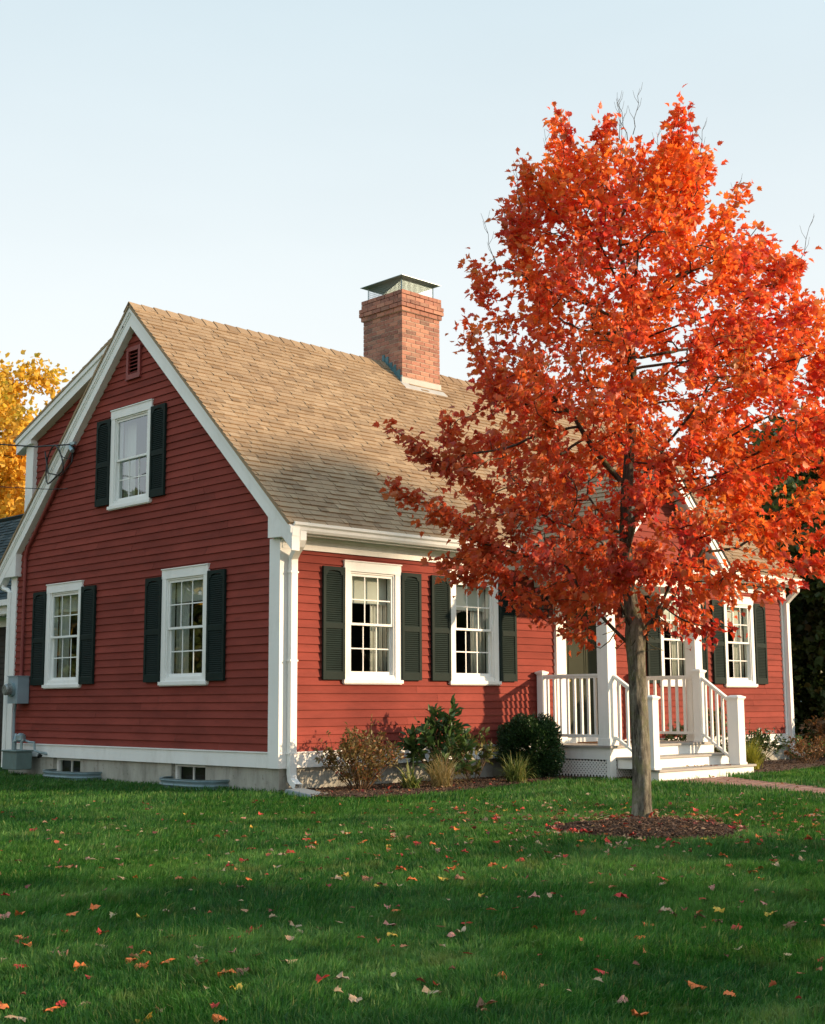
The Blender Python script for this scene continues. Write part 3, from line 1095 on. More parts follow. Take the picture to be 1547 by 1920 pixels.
# door -------------------------------------------------------------------
d0, d1 = 5.33, 6.26
m = MB()
FRONT.box(m, DOOR[0], d0, -.12, .045, .455, 2.50)
FRONT.box(m, d1, DOOR[1], -.12, .045, .455, 2.50)
FRONT.box(m, DOOR[0], d0 - .06, .045, .062, .455, 2.50)
FRONT.box(m, d1 + .06, DOOR[1], .045, .062, .455, 2.50)
FRONT.box(m, DOOR[0] - .03, DOOR[1] + .03, -.12, .06, 2.50, 2.66)
FRONT.box(m, DOOR[0] - .06, DOOR[1] + .06, -.12, .10, 2.66, 2.70)
FRONT.box(m, d0, d1, -.12, .05, .455, .53)
m.build('door_frame', MAT['white'], house)
m = MB()
FRONT.box(m, d0, d1, -.10, -.055, .53, 2.50)
for (a, b) in ((d0 + .12, d0 + .40), (d1 - .40, d1 - .12)):
    for (q0, q1) in ((.68, 1.15), (1.30, 2.05), (2.15, 2.38)):
        FRONT.box(m, a, b, -.055, -.047, q0, q1)
        FRONT.box(m, a + .035, b - .035, -.047, -.040, q0 + .035, q1 - .035)
door = m.build('door', MAT['door'], house)
m = MB()
m.tube([FRONT.P(d0 + .07, -.05, 1.36), FRONT.P(d0 + .07, .0, 1.36)], .012, 8)
m.tube([FRONT.P(d0 + .07, .0, 1.36), FRONT.P(d0 + .07, .012, 1.36), FRONT.P(d0 + .07, .035, 1.36), FRONT.P(d0 + .07, .045, 1.36)], [.012, .028, .028, .012], 10)
FRONT.box(m, d0 + .05, d0 + .09, -.055, -.045, 1.25, 1.52)
m.build('handle', MAT['brass'], door)

# lanterns either side of the door
def lantern(s, z):
    m = MB()
    FRONT.box(m, s - .05, s + .05, .02, .035, z + .02, z + .22)
    m.tube([FRONT.P(s, .03, z + .17), FRONT.P(s, .10, z + .30), FRONT.P(s, .16, z + .30), FRONT.P(s, .16, z + .24)], .01, 6)
    c = FRONT.P(s, .16, 0)
    hw_t, hw_b = .075, .058
    for sx in (-1, 1):
        for sy in (-1, 1):
            m.tube([(c.x + sx * hw_b, c.y + sy * hw_b, z - .06), (c.x + sx * hw_t, c.y + sy * hw_t, z + .16)], .007, 4)
    for zz, hw in ((z - .06, hw_b), (z + .16, hw_t), (z + .05, .066)):
        for k in range(4):
            p = [(-1, -1), (1, -1), (1, 1), (-1, 1)]
            q, r_ = p[k], p[(k + 1) % 4]
            m.tube([(c.x + q[0] * hw, c.y + q[1] * hw, zz), (c.x + r_[0] * hw, c.y + r_[1] * hw, zz)], .006, 4)
    m.hexa([(c.x - .09, c.y - .09, z + .165), (c.x + .09, c.y - .09, z + .165), (c.x + .09, c.y + .09, z + .165), (c.x - .09, c.y + .09, z + .165),
            (c.x - .02, c.y - .02, z + .235), (c.x + .02, c.y - .02, z + .235), (c.x + .02, c.y + .02, z + .235), (c.x - .02, c.y + .02, z + .235)])
    m.box((c.x - .06, c.y - .06, z - .075), (c.x + .06, c.y + .06, z - .065))
    m.tube([(c.x, c.y, z - .065), (c.x, c.y, z + .06)], .014, 8)
    return m.build('wall_lantern', MAT['black'], house)


lantern(4.80, 2.33)
lantern(6.78, 2.33)

# chimney ------------------------------------------------------------------
CX0, CX1, CY0, CY1 = 4.82, 5.70, 2.90, 3.86
BH, BJ, BL = 0.062, 0.012, 0.20
core = MB()
core.box((CX0 + .008, CY0 + .008, 5.6), (CX1 - .008, CY1 - .008, 7.86))
core.box((CX0 - .02, CY0 - .02, 7.52), (CX1 + .02, CY1 + .02, 7.75))
chim = core.build('chimney', MAT['mortar'], house)
bk = MB()
z = 5.75
ci_ = 0
while z < 7.84:
    e = 0.0
    if z > 7.48: e = 0.03
    if z > 7.55: e = 0.055
    if z > 7.70: e = 0.025
    x0, x1, y0_, y1_ = CX0 - e, CX1 + e, CY0 - e, CY1 + e
    off = BL / 2 + .006 if ci_ % 2 else 0
    for side in range(4):
        if side in (0, 2): A, B_ = x0, x1
        else: A, B_ = y0_, y1_
        s = A - off
        while s < B_:
            a0, a1 = max(A, s), min(B_, s + BL)
            s += BL + BJ
            if a1 - a0 < .03: continue
            j = random.uniform(-.002, .002)
            dz = random.uniform(-.0015, .0015)
            if side == 0: bk.box((a0, y0_ + j, z + dz), (a1, y0_ + .09, z + BH + dz))
            elif side == 2: bk.box((a0, y1_ - .09, z + dz), (a1, y1_ + j, z + BH + dz))
            elif side == 3: bk.box((x0 + j, a0 + .0005, z + dz), (x0 + .09, a1 - .0005, z + BH + dz))
            else: bk.box((x1 - .09, a0 + .0005, z + dz), (x1 + j, a1 - .0005, z + BH + dz))
    z += BH + BJ
    ci_ += 1
bk.build('brickwork', MAT['brick'], chim)
cr = MB()
cr.hexa([(CX0 - .01, CY0 - .01, 7.845), (CX1 + .01, CY0 - .01, 7.845), (CX1 + .01, CY1 + .01, 7.845), (CX0 - .01, CY1 + .01, 7.845),
         (CX0 + .12, CY0 + .12, 7.885), (CX1 - .12, CY0 + .12, 7.885), (CX1 - .12, CY1 - .12, 7.885), (CX0 + .12, CY1 - .12, 7.885)])
cr.build('crown', MAT['mortar'], chim)
# cap: lid on mesh cage
cp = MB()
cp.box((CX0 - .06, CY0 - .07, 8.117), (CX1 - .02, CY1 + .02, 8.125))
ix0, ix1, iy0, iy1 = CX0 + .04, CX1 - .10, CY0 + .05, CY1 - .08
for (x, y) in ((ix0, iy0), (ix1, iy0), (ix0, iy1), (ix1, iy1)):
    cp.tube([(x, y, 7.84), (x, y, 8.113)], .012, 4)
cap = cp.build('chimney_cap', MAT['galv'], chim)
wm = MB()
def strand(p, q): wm.tube([p, q], .0022, 3, cap=False)
n_ = 26
for k in range(n_ + 1):
    t = k / n_
    x = ix0 + (ix1 - ix0) * t
    y = iy0 + (iy1 - iy0) * t
    strand((x, iy0, 7.85), (x, iy0, 8.11)); strand((x, iy1, 7.85), (x, iy1, 8.11))
    strand((ix0, y, 7.85), (ix0, y, 8.11)); strand((ix1, y, 7.85), (ix1, y, 8.11))
for k in range(8):
    z = 7.87 + k * .034
    strand((ix0, iy0, z), (ix1, iy0, z)); strand((ix0, iy1, z), (ix1, iy1, z))
    strand((ix0, iy0, z), (ix0, iy1, z)); strand((ix1, iy0, z), (ix1, iy1, z))
wm.build('mesh_cage', MAT['galv'], chim)
# flue
fu = MB()
fu.tube([(5.2, 3.35, 7.86), (5.2, 3.35, 8.02)], .13, 14)
fu.build('flue', MAT['mortar'], chim)
# flashing
fs = MB()
zc = ZR - RK * (YR - CY0)
fs.box((CX0 - .02, CY0 - .014, zc - .08), (CX1 + .02, CY0 + .02, zc + .10))
fs.hexa([(CX0 - .05, CY0 - .14, zc - .14 * RK + .012), (CX1 + .05, CY0 - .14, zc - .14 * RK + .012), (CX1 + .05, CY0, zc + .012), (CX0 - .05, CY0, zc + .012),
         (CX0 - .05, CY0 - .14, zc - .14 * RK + .02), (CX1 + .05, CY0 - .14, zc - .14 * RK + .02), (CX1 + .05, CY0, zc + .02), (CX0 - .05, CY0, zc + .02)])
fs.build('front_flashing', MAT['lead'], chim)
fs = MB()
y = CY0
k = 0
while y < YR + .22:
    zt = ZR - RK * abs(YR - (y + .03))
    fs.box((CX0 - .010 - .006 * (k % 2), y, zt - .10), (CX0 + .01, y + .055, zt + .09 + .05 * (k % 2) + .03 * random.random()))
    y += .047
    k += 1
fs.build('side_flashing', MAT['copper'], chim)

# porch -------------------------------------------------------------------
PX0, PX1, PY = 4.63, 7.12, -1.35
DZ = 0.455
m = MB()
for k in range(11):                                      # boards
    y1 = -k * .127; y0_ = y1 - .124
    m.box((PX0 - .03, max(y0_, PY - .035), DZ - .028 + .0005 * (k % 3)), (PX1 + .03, y1 if k else -.035, DZ + .0005 * (k % 3)))
m.build('porch_floor', MAT['deck'], house)
m = MB()
m.box((PX0, PY, .27), (PX0 + .03, -.035, DZ - .03))
m.box((PX0 + .03, PY, .27), (PX1 - .03, PY + .03, DZ - .03))
m.box((PX1 - .03, PY, .27), (PX1, -.035, DZ - .03))
m.box((PX0 - .004, PY - .004, 0), (PX0 + .12, PY + .03, .27))
m.box((PX0 - .004, PY + .03, 0), (PX0 + .03, PY + .06, .268))
m.box((PX1 - .10, PY - .004, 0), (PX1 + .004, PY + .03, .27))
m.box((PX0 + .002, PY + .06, .0), (PX0 + .028, -.035, .03))
m.build('porch_skirt', MAT['white'], house)


def lattice(mb, P, a0, a1, z0, z1, pitch=.055, w=.022, t=.006):
    """diagonal strips clipped to the rectangle; P(a, z, d) -> point"""
    def clipline(c, s):
        pts = []
        for a in (a0, a1):
            z = (c - a) * s
            if z0 <= z <= z1: pts.append((a, z))
        for z in (z0, z1):
            a = c - z / s
            if a0 < a < a1: pts.append((a, z))
        if len(pts) < 2: return None
        pts.sort()
        return pts[0], pts[-1]
    for s, dd in ((1, 0), (-1, t)):
        c = a0 - (z1 - z0) - 1
        while c < a1 + (z1 - z0) + 1:
            r_ = clipline(c, s)
            if r_ and abs(r_[0][0] - r_[1][0]) > .02:
                (x0, q0), (x1, q1) = r_
                h = w * .7071
                mb.hexa([P(x0, q0 - h, dd), P(x1, q1 - h, dd), P(x1, q1 - h, dd + t * .95), P(x0, q0 - h, dd + t * .95),
                         P(x0, q0 + h, dd), P(x1, q1 + h, dd), P(x1, q1 + h, dd + t * .95), P(x0, q0 + h, dd + t * .95)])
            c += pitch


m = MB()
lattice(m, lambda a, z, d: Vector((PX0 + .012 + d, a, z)), PY + .06, -.035, .045, .255)
lattice(m, lambda a, z, d: Vector((a, PY + .012 + d, z)), PX0 + .12, PX1 - .1, .03, .255)
m.build('lattice', MAT['white'], house)
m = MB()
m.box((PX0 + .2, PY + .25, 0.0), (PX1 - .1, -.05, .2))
m.build('crawl_space_fill', MAT['dark'], house)  # solid dark block standing in for the unlit void behind the lattice

# steps
SX0, SX1 = 4.78, 6.99
for (zt, ya, yb, nm) in ((.302, PY, PY - .33, 0), (.150, PY - .33, PY - .68, 1)):
    m = MB()
    x1 = SX1 + (.10 if nm else 0)
    m.box((SX0, yb, 0 if nm else .15), (x1, ya - .004, zt - .028))
    st = m.build('step', MAT['white'], house)
    m = MB()
    m.box((SX0 - .02, yb - .03, zt - .028), (x1 + .03, ya - .004, zt))
    m.build('tread', MAT['deck'], st)

# columns
def column(x0, y0_, w_, zt):
    m = MB()
    m.box((x0, y0_, DZ + .10), (x0 + w_, y0_ + w_, zt - .10))
    m.box((x0 - .012, y0_ - .012, DZ + .002), (x0 + w_ + .012, y0_ + w_ + .012, DZ + .10))
    m.box((x0 - .012, y0_ - .012, zt - .14), (x0 + w_ + .012, y0_ + w_ + .012, zt - .10))
    m.box((x0 - .02, y0_ - .02, zt - .10), (x0 + w_ + .02, y0_ + w_ + .02, zt))
    o = m.build('column', MAT['white'], house)
    md = o.modifiers.new('b', 'BEVEL'); md.width = .004; md.segments = 2
    return o


ZB = 2.70                                                # underside of the porch beam
column(4.655, -1.325, .185, ZB)
column(6.955, -1.19, .185, ZB)


def post(mb, x, y, w_, z0, z1):
    h = w_ / 2
    mb.box((x - h, y - h, z0), (x + h, y + h, z1 - .045))
    mb.box((x - h - .012, y - h - .012, z0), (x + h + .012, y + h + .012, z0 + .03))
    mb.box((x - h - .010, y - h - .010, z1 - .06), (x + h + .010, y + h + .010, z1 - .045))
    mb.box((x - h - .022, y - h - .022, z1 - .045), (x + h + .022, y + h + .022, z1 - .02))
    mb.hexa([(x - h - .016, y - h - .016, z1 - .02), (x + h + .016, y - h - .016, z1 - .02), (x + h + .016, y + h + .016, z1 - .02), (x - h - .016, y + h + .016, z1 - .02),
             (x - h + .03, y - h + .03, z1), (x + h - .03, y - h + .03, z1), (x + h - .03, y + h - .03, z1), (x - h + .03, y + h - .03, z1)])


def rail(mb, bmb, p, q, bot, n):
    """top rail from p to q (top centre line), bottom rail bot below, n balusters"""
    p, q = Vector(p), Vector(q)
    d = (q - p)
    hd = Vector((d.x, d.y, 0)).normalized()
    s = Vector((-hd.y, hd.x, 0))
    def bar(p, q, w_, h_, off):
        o = Vector((0, 0, off))
        mb.hexa([p - s * w_ + o - Vector((0, 0, h_)), q - s * w_ + o - Vector((0, 0, h_)), q + s * w_ + o - Vector((0, 0, h_)), p + s * w_ + o - Vector((0, 0, h_)),
                 p - s * w_ + o, q - s * w_ + o, q + s * w_ + o, p + s * w_ + o])
    bar(p, q, .030, .030, 0)
    bar(p, q, .020, .028, -.0305)
    bar(p, q, .022, .040, -bot)
    for k in range(n):
        t = (k + .5) / n
        c = p + d * t
        h = .0165
        slope = d.z / max(1e-6, math.hypot(d.x, d.y)) * h
        z1 = c.z - .0590
        z0 = c.z - bot + .0005
        mb2 = bmb[0] = bmb[0] or MB()
        bq = MB()
        bq.box((c.x - h, c.y - h, z0), (c.x + h, c.y + h, z1))
        bmb[1].append(bq)


RAILZ = 1.435
def railing(posts, runs):
    mb = MB()
    acc = [None, []]
    for a in posts: post(mb, *a)
    for a in runs: rail(mb, acc, *a)
    o = mb.build('railing', MAT['white'], house)
    for b in acc[1]: b.build('baluster', MAT['white'], o)
    return o


# left side, wall to column
railing([(4.70, -0.10, .10, DZ + .003, 1.50)], [((4.70, -0.15, RAILZ), (4.70, -1.125, RAILZ), .83, 8)])
# right side
railing([(6.93, -0.10, .10, DZ + .003, 1.50), (6.88, -1.285, .13, DZ + .003, 1.525)],
        [((6.90, -0.15, RAILZ), (6.885, -1.22, RAILZ), .83, 8)])
# stairs
railing([(4.80, -1.93, .13, .152, 1.135)], [((4.79, -1.34, RAILZ - .02), (4.80, -1.865, 1.07), .83, 4)])
railing([(6.845, -1.93, .165, .152, 1.135)], [((6.875, -1.35, RAILZ - .02), (6.85, -1.845, 1.07), .83, 5)])

# porch roof
PC = (PX0 + PX1) / 2
PZ, PH = 4.50, 1.72                                     # peak height, half width of the roof
YF = -1.62
m = MB()
m.box((PX0 + .02, -1.315, ZB), (PX1 - .0, -1.13, 2.95))
m.box((PX0 + .02, -1.129, ZB), (PX0 + .20, -.03, 2.95))
m.box((PX1 - .18, -1.129, ZB), (PX1, -.03, 2.95))
m.build('porch_beam', MAT['white'], house)
m = MB()
m.box((PX0 - .38, YF + .02, 2.952), (PX1 + .38, -.08, 2.972))
m.build('porch_ceiling', MAT['white'], house)
mb = MB()
z = 2.975
while z < PZ - .16:
    h0, h1 = (PZ - .12 - z), max(.01, PZ - .12 - z - EXPO)
    yb = -1.33
    mb.poly([(PC - h0, yb - .02, z), (PC + h0, yb - .02, z), (PC + h1, yb - .004, z + EXPO), (PC - h1, yb - .004, z + EXPO)])
    mb.poly([(PC - h0, yb, z), (PC + h0, yb, z), (PC + h0, yb - .02, z), (PC - h0, yb - .02, z)])
    z += EXPO
mb.build('pediment_wall', MAT['siding'], house)
m = MB()
for sgn in (-1, 1):
    xe = PC + sgn * PH
    ze = PZ - PH
    yo = YF
    for (t0, t1, ya, yb) in ((.0, .19, yo, yo + .035), (.0, .07, yo - .02, yo), (.0, .015, yo + .036, -1.30)):
        m.hexa([(PC, ya, PZ - .03 - t1), (xe, ya, ze - .03 - t1), (xe, yb, ze - .03 - t1), (PC, yb, PZ - .03 - t1),
                (PC, ya, PZ - .03 - t0), (xe, ya, ze - .03 - t0), (xe, yb, ze - .03 - t0), (PC, yb, PZ - .03 - t0)])
m.box((PX0 - .34, YF + .03, 2.90), (PX1 + .34, -1.32, 2.951))
m.build('pediment_trim', MAT['white'], house)
for sgn in (-1, 1):
    u = Vector((-sgn, 0, 1)).normalized()
    o = Vector((PC + sgn * (PH + .03), YF - .04, PZ - PH - .03))
    shingle_roof('porch_roof', o, (0, 1, 0), u, 3.2, (PH + .03) * math.sqrt(2),
                 clip=lambda p: p.z > ZR - RK * (YR - p.y) - .03 or p.y < -.3)
    q = MB()
    nn = Vector((sgn, 0, 1)).normalized() * -.02
    y1e = YR - (ZR - o.z) / RK + .02
    top = Vector((PC, YF - .03, PZ)); y1t = YR - (ZR - PZ) / RK + .02
    e0 = Vector((o.x, YF - .03, o.z)); e1 = Vector((o.x, y1e, o.z)); t1 = Vector((PC, y1t, PZ))
    q.prism([e0 + nn * .1, e1 + nn * .1, t1 + nn * .1, top + nn * .1], nn)
    q.build('roof_deck', MAT['dark'], house)
m = MB()
m.box((5.35, -0.75, DZ + .004), (6.2, -.2, DZ + .018))
tag(m.build('doormat', MAT['mat']), 'brown coir doormat on the porch floor before the dark door', 'doormat')

# rear ell with dark roof -----------------------------------------------------
EX = 1.15
ex = MB()
for k in range(27):
    z = .1 + k * EXPO
    ex.poly([(EX + .3 - .02, W + .8, z), (EX + .3 - .02, 16, z), (EX + .3 - .003, 16, z + EXPO), (EX + .3 - .003, W + .8, z + EXPO)])
    ex.poly([(EX + .3, W + .8, z), (EX + .3, 16, z), (EX + .3 - .02, 16, z), (EX + .3 - .02, W + .8, z)])
ex.build('ell_shade_wall', MAT['dark'], house)  # near-black boards stand in for the shaded opening under the eave
shingle_roof('ell_roof', (EX - .15, W - .4, 2.86), (0, 1, 0), Vector((1, 0, 1.0)), 10, 2.75, mat='shingle_dark')
shingle_roof('ell_roof', (EX + 3.9, W - .4, 2.86), (0, 1, 0), Vector((-1, 0, 1.0)), 10, 2.9, mat='shingle_dark')
m = MB()
m.box((EX - .13, W + .05, 2.62), (EX - .10, 16, 2.86))
m.box((EX - .10, W + .05, 2.60), (EX + .3, 16, 2.62))
m.box((EX + .24, W + .05, 2.44), (EX + .27, 16, 2.60))
m.box((EX - .22, W + .05, 2.76), (EX - .131, 16, 2.86))
m.build('ell_eave', MAT['white'], house)

# meters, pipes, wires ------------------------------------------------------------
em = empty('electric_meter', (0, 0, 0))
tag(em, 'pale grey electric meter box with round dial at the red wall rear corner', 'electric meter')
m = MB()
GABLE.box(m, 6.06, 6.36, .03, .22, 1.07, 1.475)
GABLE.box(m, 6.05, 6.37, .03, .232, 1.475, 1.487)
m.build('box', MAT['metal_grey'], em)
m = MB()
m.tube([GABLE.P(6.22, .221, 1.28), GABLE.P(6.22, .262, 1.28)], .108, 24)
m.build('collar', MAT['galv'], em)
m = MB()
m.tube([GABLE.P(6.22, .262, 1.28), GABLE.P(6.22, .33, 1.28), GABLE.P(6.22, .355, 1.28)], [.088, .088, .07], 24)
gg = m.build('dial', MAT['dial'], em)
cd = MB()
cd.tube([GABLE.P(6.36, .08, 1.08), GABLE.P(6.40, .08, .95), GABLE.P(6.40, .08, .1)], .022, 8)
cd.build('lower_conduit', MAT['metal_grey'], em)
cm_ = MB()
zt = lambda y: zrf(y) - RT - .05
cm_.tube([GABLE.P(6.28, .05, 1.48), GABLE.P(6.28, .05, 3.30), GABLE.P(6.22, .05, 3.45), GABLE.P(4.85, .06, 4.87)], .026, 8)
cm_.build('riser_conduit', MAT['siding_trim'], em)

gmt = empty('gas_meter', (0, 0, 0))
tag(gmt, 'dull green-grey gas meter with small regulator and pipes low at the rear corner', 'gas meter')
m = MB()
GABLE.box(m, 5.72, 6.15, .12, .38, .10, .36)
GABLE.box(m, 5.70, 6.17, .10, .40, .36, .385)
o = m.build('body', MAT['gas'], gmt)
md = o.modifiers.new('b', 'BEVEL'); md.width = .045; md.segments = 4
m = MB()
for s in (5.82, 6.05):
    m.tube([GABLE.P(s, .25, .385), GABLE.P(s, .25, .50), GABLE.P(s - .04, .23, .54)], .022, 8)
m.tube([GABLE.P(6.05, .25, .50), GABLE.P(5.90, .22, .55), GABLE.P(5.70, .18, .50), GABLE.P(5.62, .15, .50), GABLE.P(5.60, .15, .38), GABLE.P(5.48, .12, .35), GABLE.P(5.44, .02, .33)], .018, 8)
m.tube([GABLE.P(6.05, .25, .5), GABLE.P(6.1, .2, .62), GABLE.P(6.1, .2, .1)], .018, 8)
m.build('pipe', MAT['galv'], gmt)
m = MB()
m.tube([GABLE.P(5.90, .22, .50), GABLE.P(5.90, .22, .53), GABLE.P(5.90, .22, .60), GABLE.P(5.90, .22, .63)], [.03, .075, .075, .03], 14)
m.build('regulator', MAT['galv'], gmt)
m = MB()
m.tube([GABLE.P(5.47, .15, .33), GABLE.P(5.44, .15, .30)], [.02, .04], 8)
m.build('vent_cap', MAT['black'], gmt)

pl = empty('power_line', (0, 0, 0))
tag(pl, 'black service cable looped against the white rake board at left', 'cable')
m = MB()
anchor = GABLE.P(4.80, .16, 4.87)
m.tube([Vector((-10.5, 18.0, 7.4)), Vector((-5, 12.4, 5.9)), Vector((-2.2, 8.9, 5.36)), Vector((-.9, 6.8, 5.1)), Vector((-.3, 5.6, 4.93)), anchor], .012, 6)
m.build('cable', MAT['wire'], pl)
m = MB()
loop = []
for k in range(26):
    t = k / 25 * 2 * math.pi * 1.6
    loop.append(GABLE.P(5.2 + .33 * math.cos(t + 1.2) + .06 * math.sin(t * 2), .22 + .05 * math.sin(t), 4.62 + .26 * math.sin(t + 1.2) - .05 * math.cos(3 * t)))
m.tube(loop, .011, 6)
m.tube([GABLE.P(5.5, .2, 4.85), GABLE.P(5.35, .22, 4.5), GABLE.P(5.0, .2, 4.42), GABLE.P(4.78, .15, 4.6), GABLE.P(4.84, .1, 4.86)], .011, 6)
m.tube([GABLE.P(5.1, .22, 4.86), GABLE.P(4.98, .2, 4.7), GABLE.P(4.86, .15, 4.66), GABLE.P(4.76, .12, 4.82)], .009, 6)
m.build('loop', MAT['wire'], pl)
m = MB()
GABLE.box(m, 4.70, 4.86, .13, .17, 4.86, 4.90)
m.tube([GABLE.P(4.86, .15, 4.88), GABLE.P(4.80, .16, 4.80), GABLE.P(4.74, .17, 4.76)], [.02, .035, .03], 8)
m.build('weatherhead', MAT['galv'], pl)
m = MB()
m.tube([Vector((-7, 15.0, 5.5)), Vector((-3, 10.0, 4.75)), GABLE.P(5.3, .2, 4.25), GABLE.P(4.9, .14, 4.22)], .006, 5)
tag(m.build('telephone_line', MAT['wire']), 'thin grey telephone wire running below the thick black cable at left', 'cable')

m = MB()
m.hexa([(-.30, -.95, 0.0), (.02, -.95, 0.0), (.16, -.28, 0.0), (-.16, -.28, 0.0), (-.28, -.93, .035), (0, -.93, .035), (.14, -.30, .065), (-.14, -.30, .065)])
o = m.build('splash_block', MAT['pot'])
md = o.modifiers.new('b', 'BEVEL'); md.width = .012; md.segments = 2
tag(o, 'grey concrete splash block in the grass below the corner downspout', 'splash block')


# ------------------------------------------------------------------ vegetation helpers
def template_leaf(kind):
    """returns (verts (n,3), tris (k,3)); leaf lies in XY, tip to +Y, base at origin, unit width about 1"""
    if kind == 'maple':
        half = [(0.0, 0.0), (0.13, -0.03), (0.34, 0.03), (0.31, 0.16), (0.50, 0.36), (0.33, 0.39), (0.27, 0.46), (0.31, 0.66), (0.15, 0.66), (0.0, 1.0)]
        V = [(x, y, abs(x) * .28 - (y - .4) ** 2 * .25) for x, y in half] + [(-x, y, abs(x) * .28 - (y - .4) ** 2 * .25) for x, y in half[1:-1]]
        c = (0, .38, -.02)
        V.append(c)
        nh = len(half)
        ringi = list(range(nh)) + [nh + i for i in range(nh - 3, -1, -1)]
        ci = len(V) - 1
        T = [(ci, ringi[i], ringi[(i + 1) % len(ringi)]) for i in range(len(ringi))]
        # petiole
        b = len(V)
        V += [(-.012, 0, 0), (.012, 0, 0), (0.0, -.45, .05)]
        T.append((b, b + 2, b + 1))
        T.append((ci, b, b + 1))
        return np.array(V, float), np.array(T)
    if kind == 'oval':
        V = [(0, 0, 0), (.20, .3, .05), (.20, .65, .05), (0, 1, -.08), (-.20, .65, .05), (-.20, .3, .05), (0, .5, 0)]
        T = [(6, 0, 1), (6, 1, 2), (6, 2, 3), (6, 3, 4), (6, 4, 5), (6, 5, 0)]
        return np.array(V, float), np.array(T)
    if kind == 'clump':       # ragged small sprig for far trees
        V = [(0, 0, 0), (.30, .15, .12), (.55, .45, .05), (.22, .55, -.1), (.1, 1, .1), (-.2, .6, .12), (-.5, .5, -.05), (-.28, .12, .08)]
        T = [(0, 1, 3), (1, 2, 3), (0, 3, 5), (3, 4, 5), (0, 5, 7), (5, 6, 7)]
        return np.array(V, float), np.array(T)


def rand_rot(n, dirs, spread, rg, flat=0.0):
    """orthonormal frames: y axis = leaf direction (dirs + noise), z axis = leaf normal, random roll; flat pulls the normal to +Z"""
    d = dirs + rg.normal(0, spread, (n, 3))
    d /= np.linalg.norm(d, axis=1, keepdims=True) + 1e-9
    r = rg.normal(0, 1, (n, 3)) + np.array([0, 0, flat])
    nz = r - d * np.sum(r * d, axis=1, keepdims=True)
    nz /= np.linalg.norm(nz, axis=1, keepdims=True) + 1e-9
    x = np.cross(d, nz)
    return x, d, nz


def scatter_leaves(name, kind, pos, dirs, size, mat, parent=None, spread=.5, seed=1, flat=0.6, sizevar=.25):
    rg = np.random.default_rng(seed)
    V, T = template_leaf(kind)
    n = len(pos)
    X, Y, Z = rand_rot(n, dirs, spread, rg, flat)
    s = size * rg.uniform(1 - sizevar, 1 + sizevar, n)
    wx = rg.uniform(.8, 1.1, n)
    curl = rg.uniform(.2, 2.6, n)
    P = (V[None, :, 0:1] * X[:, None, :] * (s * wx)[:, None, None] + V[None, :, 1:2] * Y[:, None, :] * s[:, None, None] +
         V[None, :, 2:3] * Z[:, None, :] * (s * curl)[:, None, None]) + pos[:, None, :]
    F = (T[None] + (np.arange(n) * len(V))[:, None, None]).reshape(-1, 3)
    return np_mesh(name, P.reshape(-1, 3), F, MAT[mat], parent)


def colonize(base_nodes, attract, step, infl, kill, iters, rg, up=0.05):
    """space colonisation; returns nodes (n,3), parent index"""
    nodes = [np.array(p, float) for p in base_nodes[0]]
    par = list(base_nodes[1])
    A = attract.copy()
    NP = np.array(nodes)
    near = np.zeros(len(A), int)
    dist = np.full(len(A), 1e9)
    d = np.linalg.norm(A[:, None] - NP[None], axis=2)
    near = d.argmin(1); dist = d.min(1)
    childdirs = {}
    for it in range(iters):
        act = dist < infl
        if not act.any():
            infl *= 1.3
            if infl > 10: break
            continue
        new = []
        newp = []
        idx = near[act]
        vec = A[act] - NP[idx]
        vec /= np.linalg.norm(vec, axis=1, keepdims=True) + 1e-9
        for k in np.unique(idx):
            v = vec[idx == k].sum(0)
            v = v / (np.linalg.norm(v) + 1e-9) + rg.normal(0, .12, 3) + np.array([0, 0, up])
            v /= np.linalg.norm(v)
            key = int(k)
            prev = childdirs.setdefault(key, [])
            if any(np.dot(v, q) > .985 for q in prev) or len(prev) > 3: continue
            prev.append(v)
            new.append(NP[k] + v * step)
            newp.append(key)
        if not new: break
        new = np.array(new)
        n0 = len(NP)
        NP = np.vstack([NP, new])
        par += newp
        d = np.linalg.norm(A[:, None] - new[None], axis=2)
        dm = d.min(1); di = d.argmin(1) + n0
        b = dm < dist
        near[b] = di[b]; dist[b] = dm[b]
        keep = dist > kill
        A, near, dist = A[keep], near[keep], dist[keep]
        if len(A) == 0: break
    return NP, np.array(par)


def branch_mesh(name, NP, par, r_tip, expo, mat, parent, rmax=None, sides=6, rmin_skip=0, wobble=0.0):
    n = len(NP)
    r = np.zeros(n)
    kids = [[] for _ in range(n)]
    for i in range(n):
        if par[i] >= 0: kids[par[i]].append(i)
    order = []
    st = [i for i in range(n) if par[i] < 0]
    while st:
        k = st.pop(); order.append(k); st += kids[k]
    for k in reversed(order):
        r[k] = r_tip if not kids[k] else sum(r[c] ** expo for c in kids[k]) ** (1 / expo)
    if rmax is not None:
        mx = r.max()
        if mx > rmax: r = np.where(r > r_tip, r_tip + (r - r_tip) * (rmax - r_tip) / (mx - r_tip), r)
    mb = MB()
    done = set()
    # chains
    starts = [(k, None) for k in range(n) if par[k] < 0]
    while starts:
        k, p = starts.pop()
        chain = [k]
        cur = k
        while kids[cur]:
            cs = sorted(kids[cur], key=lambda c: -r[c])
            for c in cs[1:]: starts.append((c, cur))
            cur = cs[0]
            chain.append(cur)
        pts = [NP[c] for c in chain]
        rad = [r[c] for c in chain]
        if p is not None:
            pts = [NP[p]] + pts
            rad = [min(r[p], rad[0] * 1.15)] + rad
        if len(pts) > 1:
            sd_ = sides if max(rad) > .02 else (4 if max(rad) > .006 else 3)
            mb.tube(pts, rad, sd_, cap=len(pts) > 2 and sd_ > 4)
    return mb.build(name, MAT[mat], parent, smooth=True), r, kids


